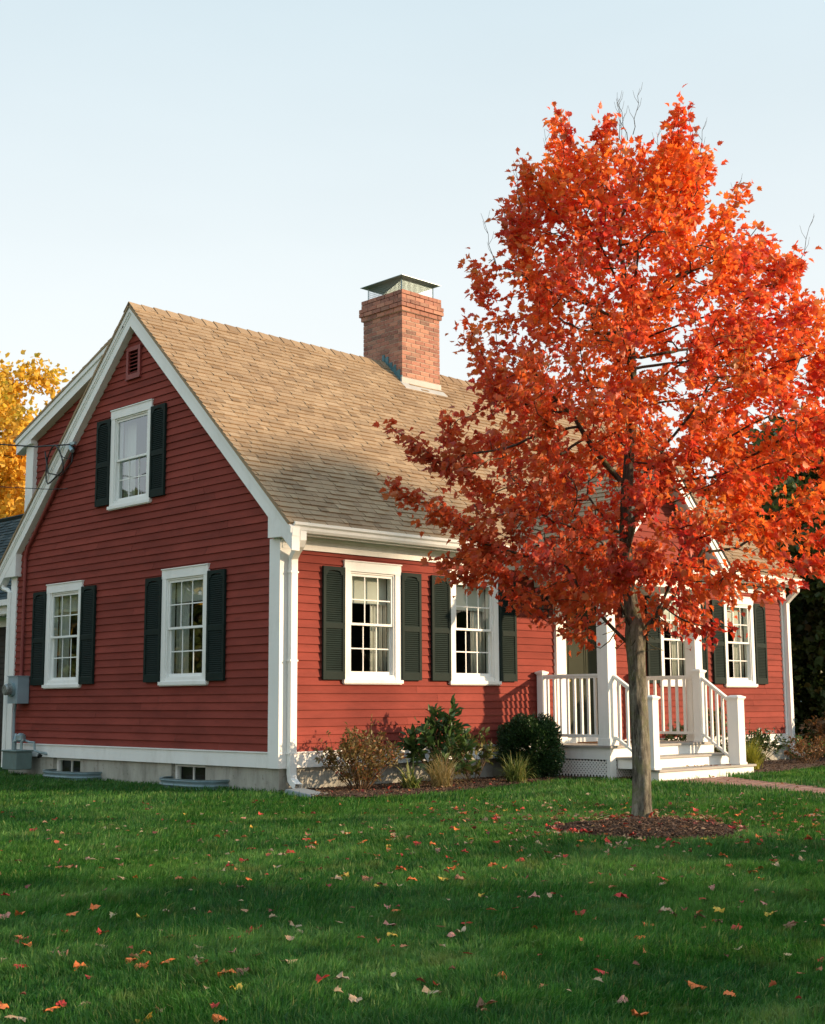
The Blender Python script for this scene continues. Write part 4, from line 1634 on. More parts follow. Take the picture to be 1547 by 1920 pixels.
# ------------------------------------------------------------------ the maple
TR = np.array([-0.53, -5.66, 0.0])
IR = np.array([0.7192, -0.6948, 0.0]); ID = np.array([0.6948, 0.7192, 0.0])
prof_z = np.array([1.42, 1.75, 2.05, 2.25, 2.70, 3.05, 3.40, 3.75, 4.10, 4.50, 4.95, 5.30, 5.55, 5.78, 5.95])
prof_l = np.array([0.40, 1.10, 1.58, 1.85, 1.98, 2.05, 2.05, 1.92, 1.70, 1.66, 1.60, 1.42, 1.16, 0.86, 0.55])
prof_r = np.array([0.40, 1.35, 1.85, 2.20, 2.20, 2.35, 2.35, 2.25, 1.95, 1.80, 1.70, 1.30, 1.10, 0.92, 0.60])


def p_(a, l, r_):
    return a * (l if a < 0 else r_)


def crown_points(n, rg, zl=1.42, zh=5.92, shrink=1.0):
    out = []
    while len(out) < n:
        z = rg.uniform(zl, zh)
        l, r_ = np.interp(z, prof_z, prof_l) * shrink, np.interp(z, prof_z, prof_r) * shrink
        dd = (l + r_) / 2 * .92
        a = rg.uniform(-1, 1); b = rg.uniform(-1, 1)
        rr = a * a + b * b
        if rr > 1: continue
        if rng.random() > 0.35 + 0.65 * rr: continue
        # lumpy outline
        th = math.atan2(b, a)
        lump = 0.90 + .15 * math.sin(3 * th + z * 2.3) * math.sin(z * 3.7 + th * 2) + .10 * math.sin(7 * th + 5 * z)
        hole = math.sin(p_(a, l, r_) * 4.1 + 1.3 * math.sin(z * 2.2)) * math.sin(z * 3.9 + 1.1 * b) * math.sin(b * 3.3 + z)
        if hole > .52: continue
        if rr > lump * lump: continue
        # hollow of the lower trunk
        if z < 2.2 and rr < .08: continue
        x = a * (l if a < 0 else r_)
        p = TR + IR * x + ID * (b * dd) + np.array([0, 0, z])
        out.append(p)
    for (u_, b_, zt, n_) in ((-.60, .1, 6.45, 60), (-.25, -.2, 6.30, 40), (.08, .1, 6.30, 55), (.42, -.1, 6.25, 45), (.72, .2, 6.30, 50), (-1.0, -.1, 5.85, 45), (1.1, .1, 5.85, 45), (-1.35, .3, 5.45, 35), (1.50, 0, 5.45, 40), (-1.95, 0, 3.75, 30), (2.0, .1, 3.9, 40)):
        for k in range(n_):
            t = rg.uniform(0, 1)
            out.append(TR + IR * (u_ * .93 + rg.normal(0, .10 * (1.3 - t))) + ID * (b_ + rg.normal(0, .12)) + np.array([0, 0, zt - .34 - .9 * (1 - t)]))
    return np.array(out)


rg_t = np.random.default_rng(21)
att = crown_points(2600, rg_t, shrink=.875)
bn = []; bp_ = []
for k in range(15):
    z = k * .115
    bn.append(TR + IR * (.010 * math.sin(z * 3)) + np.array([0, 0, z])); bp_.append(k - 1)
top = 14
# leader
prev = top
for k in range(26):
    z = 1.61 + (k + 1) * .12
    bn.append(TR + IR * (-.02 - .05 * math.sin(k * .25)) + ID * (.03 * math.sin(k * .4)) + np.array([0, 0, z])); bp_.append(prev); prev = len(bn) - 1
# main limbs
def limb(start, az, el, length, n):
    prev = start
    p = bn[start].copy()
    for k in range(n):
        e = el + .35 * k / n
        a_ = az
        d = (IR * math.cos(a_) + ID * math.sin(a_)) * math.cos(e) + np.array([0, 0, math.sin(e)])
        p = p + d * length / n
        bn.append(p.copy()); bp_.append(prev); prev = len(bn) - 1
limb(13, math.pi - .15, .75, .95, 8)
limb(14, math.pi + .7, .95, .9, 8)
limb(14, .15, .72, 1.0, 8)
limb(13, -.5, .95, .95, 8)
limb(16, 1.5, .8, .9, 8)
limb(17, 2.4, .8, .9, 8)
limb(20, -1.4, .75, .8, 7)
limb(22, .5, .7, .8, 7)
limb(25, 3.4, .75, .8, 7)
NP, par = colonize((bn, bp_), att, .11, .9, .17, 90, rg_t, up=.06)
# free shoots that stick out of the crown: upright near the top, outward lower down
haskid = np.zeros(len(NP), bool); haskid[par[par >= 0]] = True
tips = np.where(~haskid & (NP[:, 2] > 1.9))[0]
rv_ = NP[tips] - TR
hr = np.hypot(rv_[:, 0], rv_[:, 1])
lim_ = np.interp(NP[tips][:, 2], prof_z, (prof_l + prof_r) / 2)
outw = (hr / lim_) ** 3 + np.clip((NP[tips][:, 2] - 5.0) / 1.0, 0, 1.2)
pick = rg_t.choice(len(tips), 190, replace=False, p=outw / outw.sum())
ext_n, ext_p = [], []
n0_ = len(NP)
for q in pick:
    k = int(tips[q]); p = NP[k].copy()
    o_ = np.array([rv_[q][0], rv_[q][1], 0.0]); o_ /= np.linalg.norm(o_) + 1e-9
    upw = np.clip((p[2] - 2.2) / 2.6, .05, 1.0)
    d = o_ * (1.05 - .75 * upw) + np.array([0, 0, .15 + .95 * upw]) + rg_t.normal(0, .22, 3)
    d /= np.linalg.norm(d)
    ln = rg_t.uniform(.12, .44)
    prev = k
    for j in range(5):
        d = d + rg_t.normal(0, .08, 3) + np.array([0, 0, .05]); d /= np.linalg.norm(d)
        p = p + d * ln / 5
        ext_n.append(p.copy()); ext_p.append(prev); prev = n0_ + len(ext_n) - 1
NP = np.vstack([NP, np.array(ext_n)]); par = np.concatenate([par, np.array(ext_p)])
maple = empty('maple_tree', tuple(TR))
tag(maple, 'young maple with fiery red and orange leaves, straight grey trunk, in the front lawn', 'tree')


def child_fix(o, root):
    o.parent = root
    o.matrix_parent_inverse = Matrix.Translation(-Vector(root.location))


keep_trunk = 14
bo, rr_, kids = branch_mesh('branches', NP, par, .0040, 2.15, 'bark_dark', None, rmax=.074)
child_fix(bo, maple)
# trunk proper, its own mesh with flare and knobbly section
tm = MB()
pts = []; rad = []
SG = 56
K = 130
for k in range(K + 1):
    z = -.03 + k * (3.3 / K)
    zz = max(0, z)
    r0 = .076 + .040 * math.exp(-zz / .07) + .006 * math.exp(-zz / .5) + .010 * math.exp(-((z - 1.62) / .16) ** 2) - .026 * max(0, min(1, (z - 1.65) / .5)) - .026 * max(0, (z - 2.0)) / 1.3
    ring = []
    for s in range(SG):
        t = 2 * math.pi * s / SG
        f = 1 + .16 * math.exp(-zz / .10) * math.sin(5 * t + 1) + .03 * math.sin(3 * t + z * 4) + .02 * math.sin(7 * t - z * 9) + .022 * math.sin(11 * t + 2.5 * math.sin(z * 6)) * math.sin(z * 17 + 4 * math.sin(3 * t)) + random.uniform(-.016, .016)
        kk = (zz - 1.61) / .12 - 1
        c = TR + (IR * (.010 * math.sin(zz * 3)) if zz < 1.73 else IR * (-.02 - .05 * math.sin(kk * .25)) + ID * (.03 * math.sin(kk * .4)))
        ring.append((c[0] + r0 * f * math.cos(t), c[1] + r0 * f * math.sin(t), z))
    tm.v += ring
for k in range(K):
    for s in range(SG):
        a_ = k * SG + s; b_ = k * SG + (s + 1) % SG
        tm.f.append((a_, b_, b_ + SG, a_ + SG))
to = tm.build('trunk', MAT['bark'], None, smooth=True)
child_fix(to, maple)

# leaves at the thin nodes
thin = np.where((rr_ < .0105))[0]
thin = thin[NP[thin][:, 2] > 1.35]
par_dir = NP[thin] - NP[np.maximum(par[thin], 0)]
par_dir /= np.linalg.norm(par_dir, axis=1, keepdims=True) + 1e-9
NL = 37000
# clumps: some twigs carry many leaves, others almost none
tp = NP[thin]
wgt = .10 + np.clip(np.sin(tp[:, 0] * 5.1 + 2 * np.sin(tp[:, 2] * 3)) * np.sin(tp[:, 1] * 4.7 + tp[:, 2] * 4.3) + .55, 0, 2) + rg_t.uniform(0, .5, len(thin))
rad_ = np.hypot(tp[:, 0] - TR[0], tp[:, 1] - TR[1])
wgt[(rad_ < .50) & (tp[:, 2] < 1.9)] = 0
wgt[thin >= n0_] = 1.25
sel = rg_t.choice(len(thin), NL, p=wgt / wgt.sum())
out = NP[thin][sel] - (TR + np.array([0, 0, 3.2]))
out[:, 2] *= .3
out /= np.linalg.norm(out, axis=1, keepdims=True) + 1e-9
ldir = out * .6 + par_dir[sel] * .35 + np.array([0, 0, -.62])
pos = NP[thin][sel] + rg_t.normal(0, .05, (NL, 3)) + par_dir[sel] * rg_t.uniform(-.11, .06, (NL, 1))
lo = scatter_leaves('foliage', 'maple', pos, ldir, .060, 'maple', None, spread=.6, seed=5, flat=.7, sizevar=.35)
child_fix(lo, maple)
# bare twigs above the crown
for (u_, z_, h_, lean) in ((-.62, 5.75, .60, -.10), (-.58, 5.85, .35, .12), (0.02, 5.75, .85, .0), (.04, 6.15, .35, -.22), (.05, 6.1, .38, .2), (.22, 5.7, .45, .22), (.55, 5.6, .75, .02),
                          (.60, 5.7, .5, .25), (-.95, 5.35, .5, -.12), (-.90, 5.4, .35, -.3), (-1.15, 4.95, .55, -.25), (.95, 5.3, .45, .3), (-.3, 5.7, .5, .15), (1.45, 4.7, .6, .35), (-.03, 5.9, .6, -.05)):
    p = TR + IR * u_ + ID * random.uniform(-.3, .3)
    pts = []
    for k in range(7):
        t = k / 6
        q = p + IR * (lean * t * h_ + .012 * math.sin(k * 2.1 + u_)) + np.array([0, 0, z_ + (h_ + .06) * t])
        pts.append(q)
    tw = MB()
    tw.tube(pts, [.005 - .0035 * k / 6 for k in range(7)], 4)
    for k in (2, 3, 4, 5):
        sgn = 1 if k % 2 else -1
        tw.tube([pts[k], pts[k] + IR * sgn * .035 + np.array([0, 0, .06]), pts[k] + IR * sgn * .05 + np.array([0, 0, .13])], [.0022, .0018, .0012], 3, cap=False)
    child_fix(tw.build('twig', MAT['bark_dark'], None), maple)


# ------------------------------------------------------------------ other trees
def bg_tree(name, loc, height, radius, z0, mat, label, seed, nleaf=5000, leaf=.30, natt=420, group=None, trunk_r=.16, squash=.85, cat='tree', bark='bark_dark'):
    rg = np.random.default_rng(seed)
    root = empty(name, loc)
    tag(root, label, cat, group)
    base = np.array(loc, float)
    A = []
    while len(A) < natt:
        q = rg.uniform(-1, 1, 3)
        rr = np.linalg.norm(q)
        if rr > 1 or rr < .25: continue
        th = math.atan2(q[1], q[0])
        if rr > .80 + .20 * math.sin(3 * th + 4 * q[2] + seed): continue
        wide = 1.0 if q[2] < 0 else (1 - .25 * q[2])
        A.append(base + np.array([q[0] * radius * wide, q[1] * radius * wide, z0 + (height - z0) * (q[2] * .5 + .5)]))
    A = np.array(A)
    bn, bp_ = [], []
    step = (height - z0) / 16
    nz = int((z0 + (height - z0) * .45) / step)
    for k in range(nz + 1):
        bn.append(base + np.array([.03 * math.sin(k), .03 * math.cos(k * 1.3), k * step])); bp_.append(k - 1)
    NP, par = colonize((bn, bp_), A, step, (height - z0), step * 1.4, 60, rg, up=.03)
    n_tr = nz + 1
    o, r, kids = branch_mesh('trunk', NP, par, .012, 2.2, bark, None, rmax=trunk_r)
    child_fix(o, root)
    thin = np.where(r < .045)[0]
    thin = thin[NP[thin][:, 2] > z0 * .9]
    sel = rg.integers(0, len(thin), nleaf)
    pd = NP[thin] - NP[np.maximum(par[thin], 0)]
    pd /= np.linalg.norm(pd, axis=1, keepdims=True) + 1e-9
    pos = NP[thin][sel] + rg.normal(0, step * .38, (nleaf, 3))
    lo = scatter_leaves('crown', 'clump', pos, pd[sel] * .5 + np.array([0, 0, -.2]), leaf, mat, None, spread=.7, seed=seed, flat=.5, sizevar=.4)
    child_fix(lo, root)
    return root


YT = 'golden autumn maple tree far behind the dark roof at the left edge'
bg_tree('maple_tree', (4.4, 15.9, 0), 9.5, 2.6, 1.5, 'yellow', YT, 31, 22000, .14, 900, trunk_r=.2)
bg_tree('maple_tree', (0.2, 20.0, 0), 10.3, 3.2, 2.5, 'yellow', 'yellow tree just left of the golden maple, cut by the left picture edge', 32, 10000, .20, 500)
# right of the house
bg_tree('dark_tree', (15.0, 1.0, 0), 7.6, 2.6, 0.05, 'green', 'dense dark green tree beyond the right end of the house', 41, 15000, .17, 600)
bg_tree('dark_tree', (19.5, 4.0, 0), 8.6, 3.4, 0.8, 'green', 'taller green tree standing behind the dense dark tree at right', 42, 12000, .22, 500)
bg_tree('dark_tree', (17.0, -3.2, 0), 7.0, 2.4, 1.2, 'green', 'dark green tree overhanging the right picture edge', 43, 10000, .18, 450)
# trees outside the frame: they shade the lawn and show in the window panes
sunv = np.array([SUN_DIR.x, SUN_DIR.y]); perp = np.array([-SUN_DIR.y, SUN_DIR.x])
def at_sun(depth, dist):
    """point to the right of the picture: depth along the view, dist towards the sun"""
    p = np.array([CAM.x, CAM.y]) + ID[:2] * depth + sunv * dist
    return (float(p[0]), float(p[1]), 0.0)
for k, (dp, ds_, h_, r_, z_) in enumerate(((3.0, 17, 6.6, 2.4, 1.0), (6.6, 19, 6.8, 2.5, 1.0), (9.6, 22, 6.2, 2.0, 1.2), (0.5, 30, 9.5, 3.0, 1.5))):
    bg_tree('street_tree', at_sun(dp, ds_), h_, r_, z_, 'yellow' if k % 2 else 'green', 'leafy tree beyond the right side of the lawn, outside the picture', 50 + k, 2000, .28, 200, group='trees shading the lawn')
for k, (x, y, h_, r_, mt) in enumerate(((-12.5, 14.5, 6.6, 3.4, 'yellow'), (-18.5, 21, 12.5, 4.6, 'yellow'), (-14, 26, 9.5, 4.2, 'green'), (-24, 16, 11, 4.4, 'yellow'))):
    bg_tree('yard_tree', (x, y, 0), h_, r_, 0.5, mt, 'autumn tree beyond the left side of the lawn, outside the picture', 60 + k, 5000, .34, 260, group='trees beyond the left side')

bg_tree('tall_tree', (30.0, -34.4, 0), 16.6, 1.7, 14.9, 'green', 'tall tree with a high crown far right of the lawn, outside the picture', 58, 1500, .34, 200)

bg_tree('hedge_shrub', (14.3, 2.3, 0), 2.8, 1.6, 0.0, 'green', 'dark shrub filling the gap just beyond the far corner of the house', 45, 6000, .13, 260, cat='shrub')
bg_tree('hedge_shrub', (18.2, 0.2, 0), 3.2, 2.0, 0.1, 'green', 'wide dark shrub behind the brown hydrangeas at the right edge', 46, 7000, .15, 260, cat='shrub')
rgw = np.random.default_rng(99)
nw = 26000
aw = rgw.uniform(R(-70), R(130), nw)                       # yaw from +Y towards +X
dw = rgw.uniform(75, 95, nw)
hw_ = 7.5 + 2.5 * np.sin(aw * 9) + 1.6 * np.sin(aw * 23 + 1) + .8 * np.sin(aw * 61)
zw = hw_ * rgw.uniform(0, 1, nw) ** .8
pw_ = np.stack([CAM.x + np.sin(aw) * dw, CAM.y + np.cos(aw) * dw, zw], 1)
tag(scatter_leaves('far_woods', 'clump', pw_, np.tile([0, 0, 1.0], (nw, 1)), 1.25, 'green', None, spread=.9, seed=98), 'distant line of dark green woods behind the house', 'woods', kind='stuff')

# neighbour's house at the far right
nb = empty('neighbour_house', (26.5, 9.0, 0))
tag(nb, 'blue-grey house glimpsed in shade beyond the trees at right', 'house')
m = MB()
m.box((0, 0, 0), (9, 7, 3.0))
m.build('wall', MAT['blue'], nb)
m = MB()
m.prism([(-.3, -.4, 3.001), (-.3, 7.4, 3.001), (-.3, 3.5, 5.6)], (9.6, 0, 0))
m.build('roof', MAT['shingle_dark'], nb)
m = MB()
for x in (0.9, 3.2, 6.0):
    m.box((x, -.05, 1.2), (x + .30, -.002, 1.9))
m.build('window_frame', MAT['white'], nb)


# ------------------------------------------------------------------ shrubs
def shrub(name, label, loc, rx, ry, h, mat, nst, nleaf, leaf, seed, kind='oval', stem_r=.006, fan=1.0, cat='shrub', droop=-.1, flat=.7, z0=.12, tipbias=.6, group=None):
    rg = np.random.default_rng(seed)
    root = empty(name, loc)
    tag(root, label, cat, group)
    base = np.array(loc, float)
    mb = MB()
    P = []; D = []
    for k in range(nst):
        az = rg.uniform(0, 2 * math.pi)
        rad = rg.uniform(.15, 1) ** .7
        tip = base + np.array([math.cos(az) * rx * rad, math.sin(az) * ry * rad, h * (1 - .45 * rad ** 2) * rg.uniform(.7, 1.0)])
        b0 = base + np.array([math.cos(az) * rx * .18 * rad, math.sin(az) * ry * .18 * rad, 0])
        mid = (b0 + tip) / 2 + np.array([math.cos(az) * rx * .05, math.sin(az) * ry * .05, h * .08]) + rg.normal(0, .015, 3)
        pts = [b0, (b0 * .6 + mid * .4) + rg.normal(0, .01, 3), mid, (mid + tip) / 2 + rg.normal(0, .015, 3), tip]
        mb.tube(pts, [stem_r, stem_r * .85, stem_r * .7, stem_r * .5, stem_r * .3], 4, cap=False)
        tw_ = []
        for q in range(4):
            s_ = pts[2] if q < 1 else (pts[3] if q < 3 else pts[1])
            e = s_ + np.array([rg.normal(0, rx * .22), rg.normal(0, ry * .22), abs(rg.normal(0, h * .16))])
            mb.tube([s_, (s_ + e) / 2 + rg.normal(0, .01, 3), e], [stem_r * .5, stem_r * .4, stem_r * .25], 3, cap=False)
            tw_.append((s_, e))
        n = nleaf // nst
        segs = [(pts[2], pts[3]), (pts[3], pts[4])] + tw_
        for q in range(n):
            a_, b_ = segs[rg.integers(0, len(segs))]
            t = rg.uniform(0, 1) ** (1 - tipbias * .5)
            p = a_ * (1 - t) + b_ * t + rg.normal(0, .012, 3)
            if p[2] < base[2] + z0 * h: continue
            P.append(p); D.append((b_ - a_) / (np.linalg.norm(b_ - a_) + 1e-9) * .7 + np.array([0, 0, droop]))
    so = mb.build('stem', MAT['stem'], None, smooth=True)
    child_fix(so, root)
    lo = scatter_leaves('leaves', kind, np.array(P), np.array(D), leaf, mat, None, spread=.6, seed=seed, flat=flat, sizevar=.35)
    child_fix(lo, root)
    return root


shrub('bush', 'sparse twiggy bronze-leaved bush before the wall under the left front window', (0.78, -.58, .02), .66, .42, .80, 'brown_leaf', 52, 3000, .048, 71, cat='bush')
shrub('bush', 'glossy dark green rhododendron between the two front windows', (2.12, -.62, .02), .52, .40, .98, 'rhodo', 20, 760, .12, 72, flat=.9, droop=.15, stem_r=.009, cat='bush')
shrub('bush', 'lower olive green bush leaning out right of the rhododendron', (2.75, -.55, .02), .40, .38, .74, 'rhodo2', 20, 600, .085, 73, droop=.1, cat='bush')

# boxwood
rgb = np.random.default_rng(74)
bx_ = empty('boxwood', (3.95, -.52, 0))
tag(bx_, 'clipped round dark boxwood beside the porch', 'bush')
nb_ = 17000
q = rgb.normal(0, 1, (nb_, 3)); q /= np.linalg.norm(q, axis=1, keepdims=True)
th = np.arctan2(q[:, 1], q[:, 0])
lump = 1 + .09 * np.sin(3 * th + 4 * q[:, 2]) + .07 * np.sin(5 * th - 7 * q[:, 2]) + .03 * np.sin(13 * th + 3 * q[:, 2])
qq = np.sign(q) * np.abs(q) ** .75
pos = qq * np.array([.40, .38, .42]) * (lump * rgb.uniform(.80, 1.0, nb_))[:, None] + np.array([3.95, -.52, .43])
pos = pos[pos[:, 2] > .03]
dirs = (pos - np.array([3.95, -.52, .4])); dirs /= np.linalg.norm(dirs, axis=1, keepdims=True)
lo = scatter_leaves('leaves', 'oval', pos, dirs + np.array([0, 0, .5]), .034, 'box', None, spread=.4, seed=75, flat=.3)
child_fix(lo, bx_)
m = MB()
for k in range(14):
    az = k * 2.4
    m.tube([(4.15 + .04 * math.cos(az), -.55 + .04 * math.sin(az), 0), (4.15 + .15 * math.cos(az), -.55 + .15 * math.sin(az), .3), (4.15 + .28 * math.cos(az), -.55 + .28 * math.sin(az), .62)], [.014, .010, .005], 5)
o = m.build('stem', MAT['stem'], None)
child_fix(o, bx_)
qi = rgb.normal(0, 1, (7000, 3)); qi /= np.linalg.norm(qi, axis=1, keepdims=True)
pi_ = np.sign(qi) * np.abs(qi) ** .75 * np.array([.33, .31, .36]) * rgb.uniform(.75, 1, (7000, 1)) + np.array([3.95, -.52, .41])
lo = scatter_leaves('inner_leaves', 'oval', pi_, qi + np.array([0, 0, .3]), .06, 'box', None, spread=.5, seed=76, flat=.3)
child_fix(lo, bx_)


def blades(name, label, loc, n, length, mat, seed, width=.008, lean=.9, cat='ornamental grass'):
    rg = np.random.default_rng(seed)
    K = 6
    V = []; F = []
    for k in range(n):
        az = rg.uniform(0, 2 * math.pi)
        ln = length * rg.uniform(.5, 1.1)
        le = lean * rg.uniform(.15, 1.0)
        b0 = np.array(loc) + np.array([rg.normal(0, .05), rg.normal(0, .05), 0])
        d = np.array([math.cos(az), math.sin(az), 0]); s = np.array([-d[1], d[0], 0])
        n0 = len(V)
        p = b0.copy()
        ang = math.pi / 2 - le * .45
        for i in range(K + 1):
            w_ = width * (1 - (i / K) ** 2) + .0008
            V += [p - s * w_ / 2, p + s * w_ / 2]
            ang -= le * 1.9 / K * (.4 + i / K)
            p = p + (d * math.cos(ang) + np.array([0, 0, math.sin(ang)])) * ln / K
            p[2] = max(p[2], .015)
        for i in range(K):
            F.append((n0 + 2 * i, n0 + 2 * i + 1, n0 + 2 * i + 3, n0 + 2 * i + 2))
    o = np_mesh(name, np.array(V), np.array(F), MAT[mat])
    tag(o, label, cat)
    return o


blades('grass_clump', 'straw-coloured dried grass clump in the mulch below the rhododendron', (1.72, -1.02, .02), 300, .50, 'straw', 81, .008, 1.35)
blades('grass_clump', 'green and yellow grass clump in front of the round boxwood', (3.12, -.98, .02), 240, .42, 'greenblade', 82, .012, 1.25)
blades('hosta_clump', 'flat grey-green leafy clump left of the dried grass', (1.30, -.92, .02), 50, .40, 'greenblade', 83, .03, 1.3, cat='plant')
blades('grass_clump', 'yellow-green feathery grass clump just right of the porch steps', (7.95, -1.45, .02), 420, .50, 'goldblade', 84, .009)
# right bed
shrub('rose_bush', 'leafy bush dotted with white flowers against the wall right of the porch', (9.2, -.75, .02), .85, .40, .62, 'rhodo', 34, 1700, .06, 76, cat='bush')
rgf = np.random.default_rng(77)
fm = MB()
fl_pos = []
for k in range(40):
    az = rgf.uniform(0, 6.28); rd = rgf.uniform(.3, 1)
    c = Vector((9.2 + math.cos(az) * .85 * rd, -.8 + math.sin(az) * .42 * rd, .34 + .24 * (1 - rd) + rgf.uniform(0, .12)))
    for j in range(6):
        t = j * 1.05
        d = Vector((math.cos(t), math.sin(t), .5))
        s = Vector((-math.sin(t), math.cos(t), 0))
        fm.poly([c, c + d * .018 + s * .013, c + d * .032, c + d * .018 - s * .013])
fo = fm.build('flowers', MAT['white_petal'])
for o_ in bpy.data.objects:
    if o_.name.startswith('rose_bush'): child_fix(fo, o_)
shrub('bush', 'dark leafy shrub against the wall behind the right stair railing', (7.75, -.45, .02), .42, .32, .85, 'rhodo', 22, 1300, .06, 78, cat='bush')
shrub('bush', 'thin green shrub rising above the white flowers by the far window', (8.9, -.25, .02), .5, .2, 1.05, 'rhodo2', 14, 420, .075, 79, cat='bush')
shrub('bush', 'rusty brown hydrangea bush past the far corner of the house', (12.5, -.7, .02), 1.0, .8, 1.0, 'rust_leaf', 48, 3400, .085, 85, cat='bush')
shrub('bush', 'rusty brown bush at the right picture edge beside the hydrangea', (12.9, -2.4, .02), .9, .7, .80, 'rust_leaf', 42, 2600, .085, 86, cat='bush')
shrub('bush', 'low dark shrub with arching stems at the front of the right bed', (10.4, -1.0, .02), .7, .45, .50, 'rust_leaf', 26, 1000, .05, 87, cat='bush')
shrub('bush', 'dark shrubby hedge plant in deep shade below the dense tree', (15.2, -1.5, 0), 2.0, 1.6, 1.9, 'box', 60, 7000, .10, 88, cat='bush')

# ------------------------------------------------------------------ mulch
MULCH_C = (-0.95, -6.02)
BED_L = [(-.02, -.30), (-.30, -1.0), (-.1, -1.45), (.6, -1.66), (1.5, -1.5), (2.4, -1.32), (3.4, -1.05), (4.3, -.95), (4.63, -1.25), (4.72, -1.55), (5.0, -1.4), (4.63, 0), (0, 0)]
BED_R = [(7.0, -1.4), (7.10, -2.0), (7.6, -2.12), (9.0, -1.85), (10.5, -1.75), (12, -3.3), (14.5, -5), (15, 0), (7.1, 0)]


def mulch_sheet(name, poly_or_ring, label, seed, chips):
    rg = np.random.default_rng(seed)
    mb = MB()
    if poly_or_ring == 'ring':
        K, Rn = 64, 12
        rad = 1.0
        def hz(r, t): return .075 * (1 - (r / 1.0) ** 2.2) + .004 * math.sin(9 * t + 13 * r)
        def rr_(t): return .79 + .05 * math.sin(3 * t + 1) + .03 * math.sin(7 * t)
        n = 0
        mb.v.append((MULCH_C[0], MULCH_C[1], .085))
        for i in range(1, Rn + 1):
            for k in range(K):
                t = 2 * math.pi * k / K
                r = i / Rn
                z = hz(r, t) + rg.uniform(-.006, .006) + .006 - (.02 if i == Rn else 0)
                mb.v.append((MULCH_C[0] + math.cos(t) * r * rr_(t), MULCH_C[1] + math.sin(t) * r * rr_(t), z))
        for k in range(K): mb.f.append((0, 1 + k, 1 + (k + 1) % K))
        for i in range(Rn - 1):
            for k in range(K):
                a_ = 1 + i * K + k; b_ = 1 + i * K + (k + 1) % K
                mb.f.append((a_, a_ + K, b_ + K, b_))
        def sample():
            t = rg.uniform(0, 6.283); r = math.sqrt(rg.uniform(0, 1)) * 1.02 * rg.choice([1, 1, 1, 1.07])
            return MULCH_C[0] + math.cos(t) * r * rr_(t), MULCH_C[1] + math.sin(t) * r * rr_(t), hz(min(r, 1), t) + .008
    else:
        poly = poly_or_ring
        mb.poly([(p[0], p[1], .022) for p in poly])
        xs_ = [p[0] for p in poly]; ys_ = [p[1] for p in poly]
        def sample():
            while True:
                x = rg.uniform(min(xs_), max(xs_)); y = rg.uniform(min(ys_), max(ys_))
                if in_poly([x], [y], poly)[0]: return x, y, .026
    for k in range(chips):
        x, y, z = sample()
        l_, w_ = rg.uniform(.012, .05), rg.uniform(.005, .014)
        a_ = rg.uniform(0, 6.28); tl = rg.uniform(-.5, .5)
        d = Vector((math.cos(a_) * math.cos(tl), math.sin(a_) * math.cos(tl), math.sin(tl))); s = Vector((-math.sin(a_), math.cos(a_), rg.uniform(-.4, .4)))
        c = Vector((x, y, z + rg.uniform(0, .008)))
        p = [c - d * l_ / 2 - s * w_ / 2, c + d * l_ / 2 - s * w_ / 2, c + d * l_ / 2 + s * w_ / 2, c - d * l_ / 2 + s * w_ / 2]
        mb.hexa([q_ for q_ in p] + [q_ + Vector((0, 0, .005)) for q_ in p])
    o = mb.build(name, MAT['mulch'])
    tag(o, label, 'mulch', kind='stuff')
    return o


mulch_sheet('mulch', 'ring', 'round mound of brown bark mulch at the foot of the maple', 91, 5200)
mulch_sheet('mulch', BED_L, 'brown bark mulch bed along the front wall left of the porch', 92, 7000)
mulch_sheet('mulch', BED_R, 'brown bark mulch bed right of the porch steps', 93, 3500)

# ------------------------------------------------------------------ grass
rgg = np.random.default_rng(100)


def cam_uv(x, y, z=0.0):
    dx, dy, dz = x - CAM.x, y - CAM.y, z - CAM.z
    de = dx * c_fw.x + dy * c_fw.y + dz * c_fw.z
    u = (dx * c_rt.x + dy * c_rt.y + dz * c_rt.z) / de
    return u, de


def grass_points(n, d0, d1, umax):
    de = np.sqrt(rgg.uniform(d0 ** 2, d1 ** 2, n))
    u = rgg.uniform(-umax, umax, n) * de
    x = CAM.x + ID[0] * de + IR[0] * u
    y = CAM.y + ID[1] * de + IR[1] * u
    return x, y, de


def keep_mask(x, y):
    k = ~((x > -.04) & (y > -.04) & (x < L + .1) & (y < 16))
    k &= ~in_poly(x, y, PATH)
    k &= ~in_poly(x, y, BED_L)
    k &= ~in_poly(x, y, BED_R)
    k &= ~((x > 4.6) & (x < 7.1) & (y > -2.04) & (y < 0.1))
    r = np.hypot(x - MULCH_C[0], y - MULCH_C[1])
    k &= r > .77 + .05 * np.sin(3 * np.arctan2(y - MULCH_C[1], x - MULCH_C[0]) + 1)
    k &= ~((x > -.30) & (x < .1) & (y > -.95) & (y < -.2))
    # window wells
    k &= ~((x > -.34) & (x < 0) & (((y > 1.0) & (y < 2.2)) | ((y > 4.0) & (y < 5.2))))
    return k


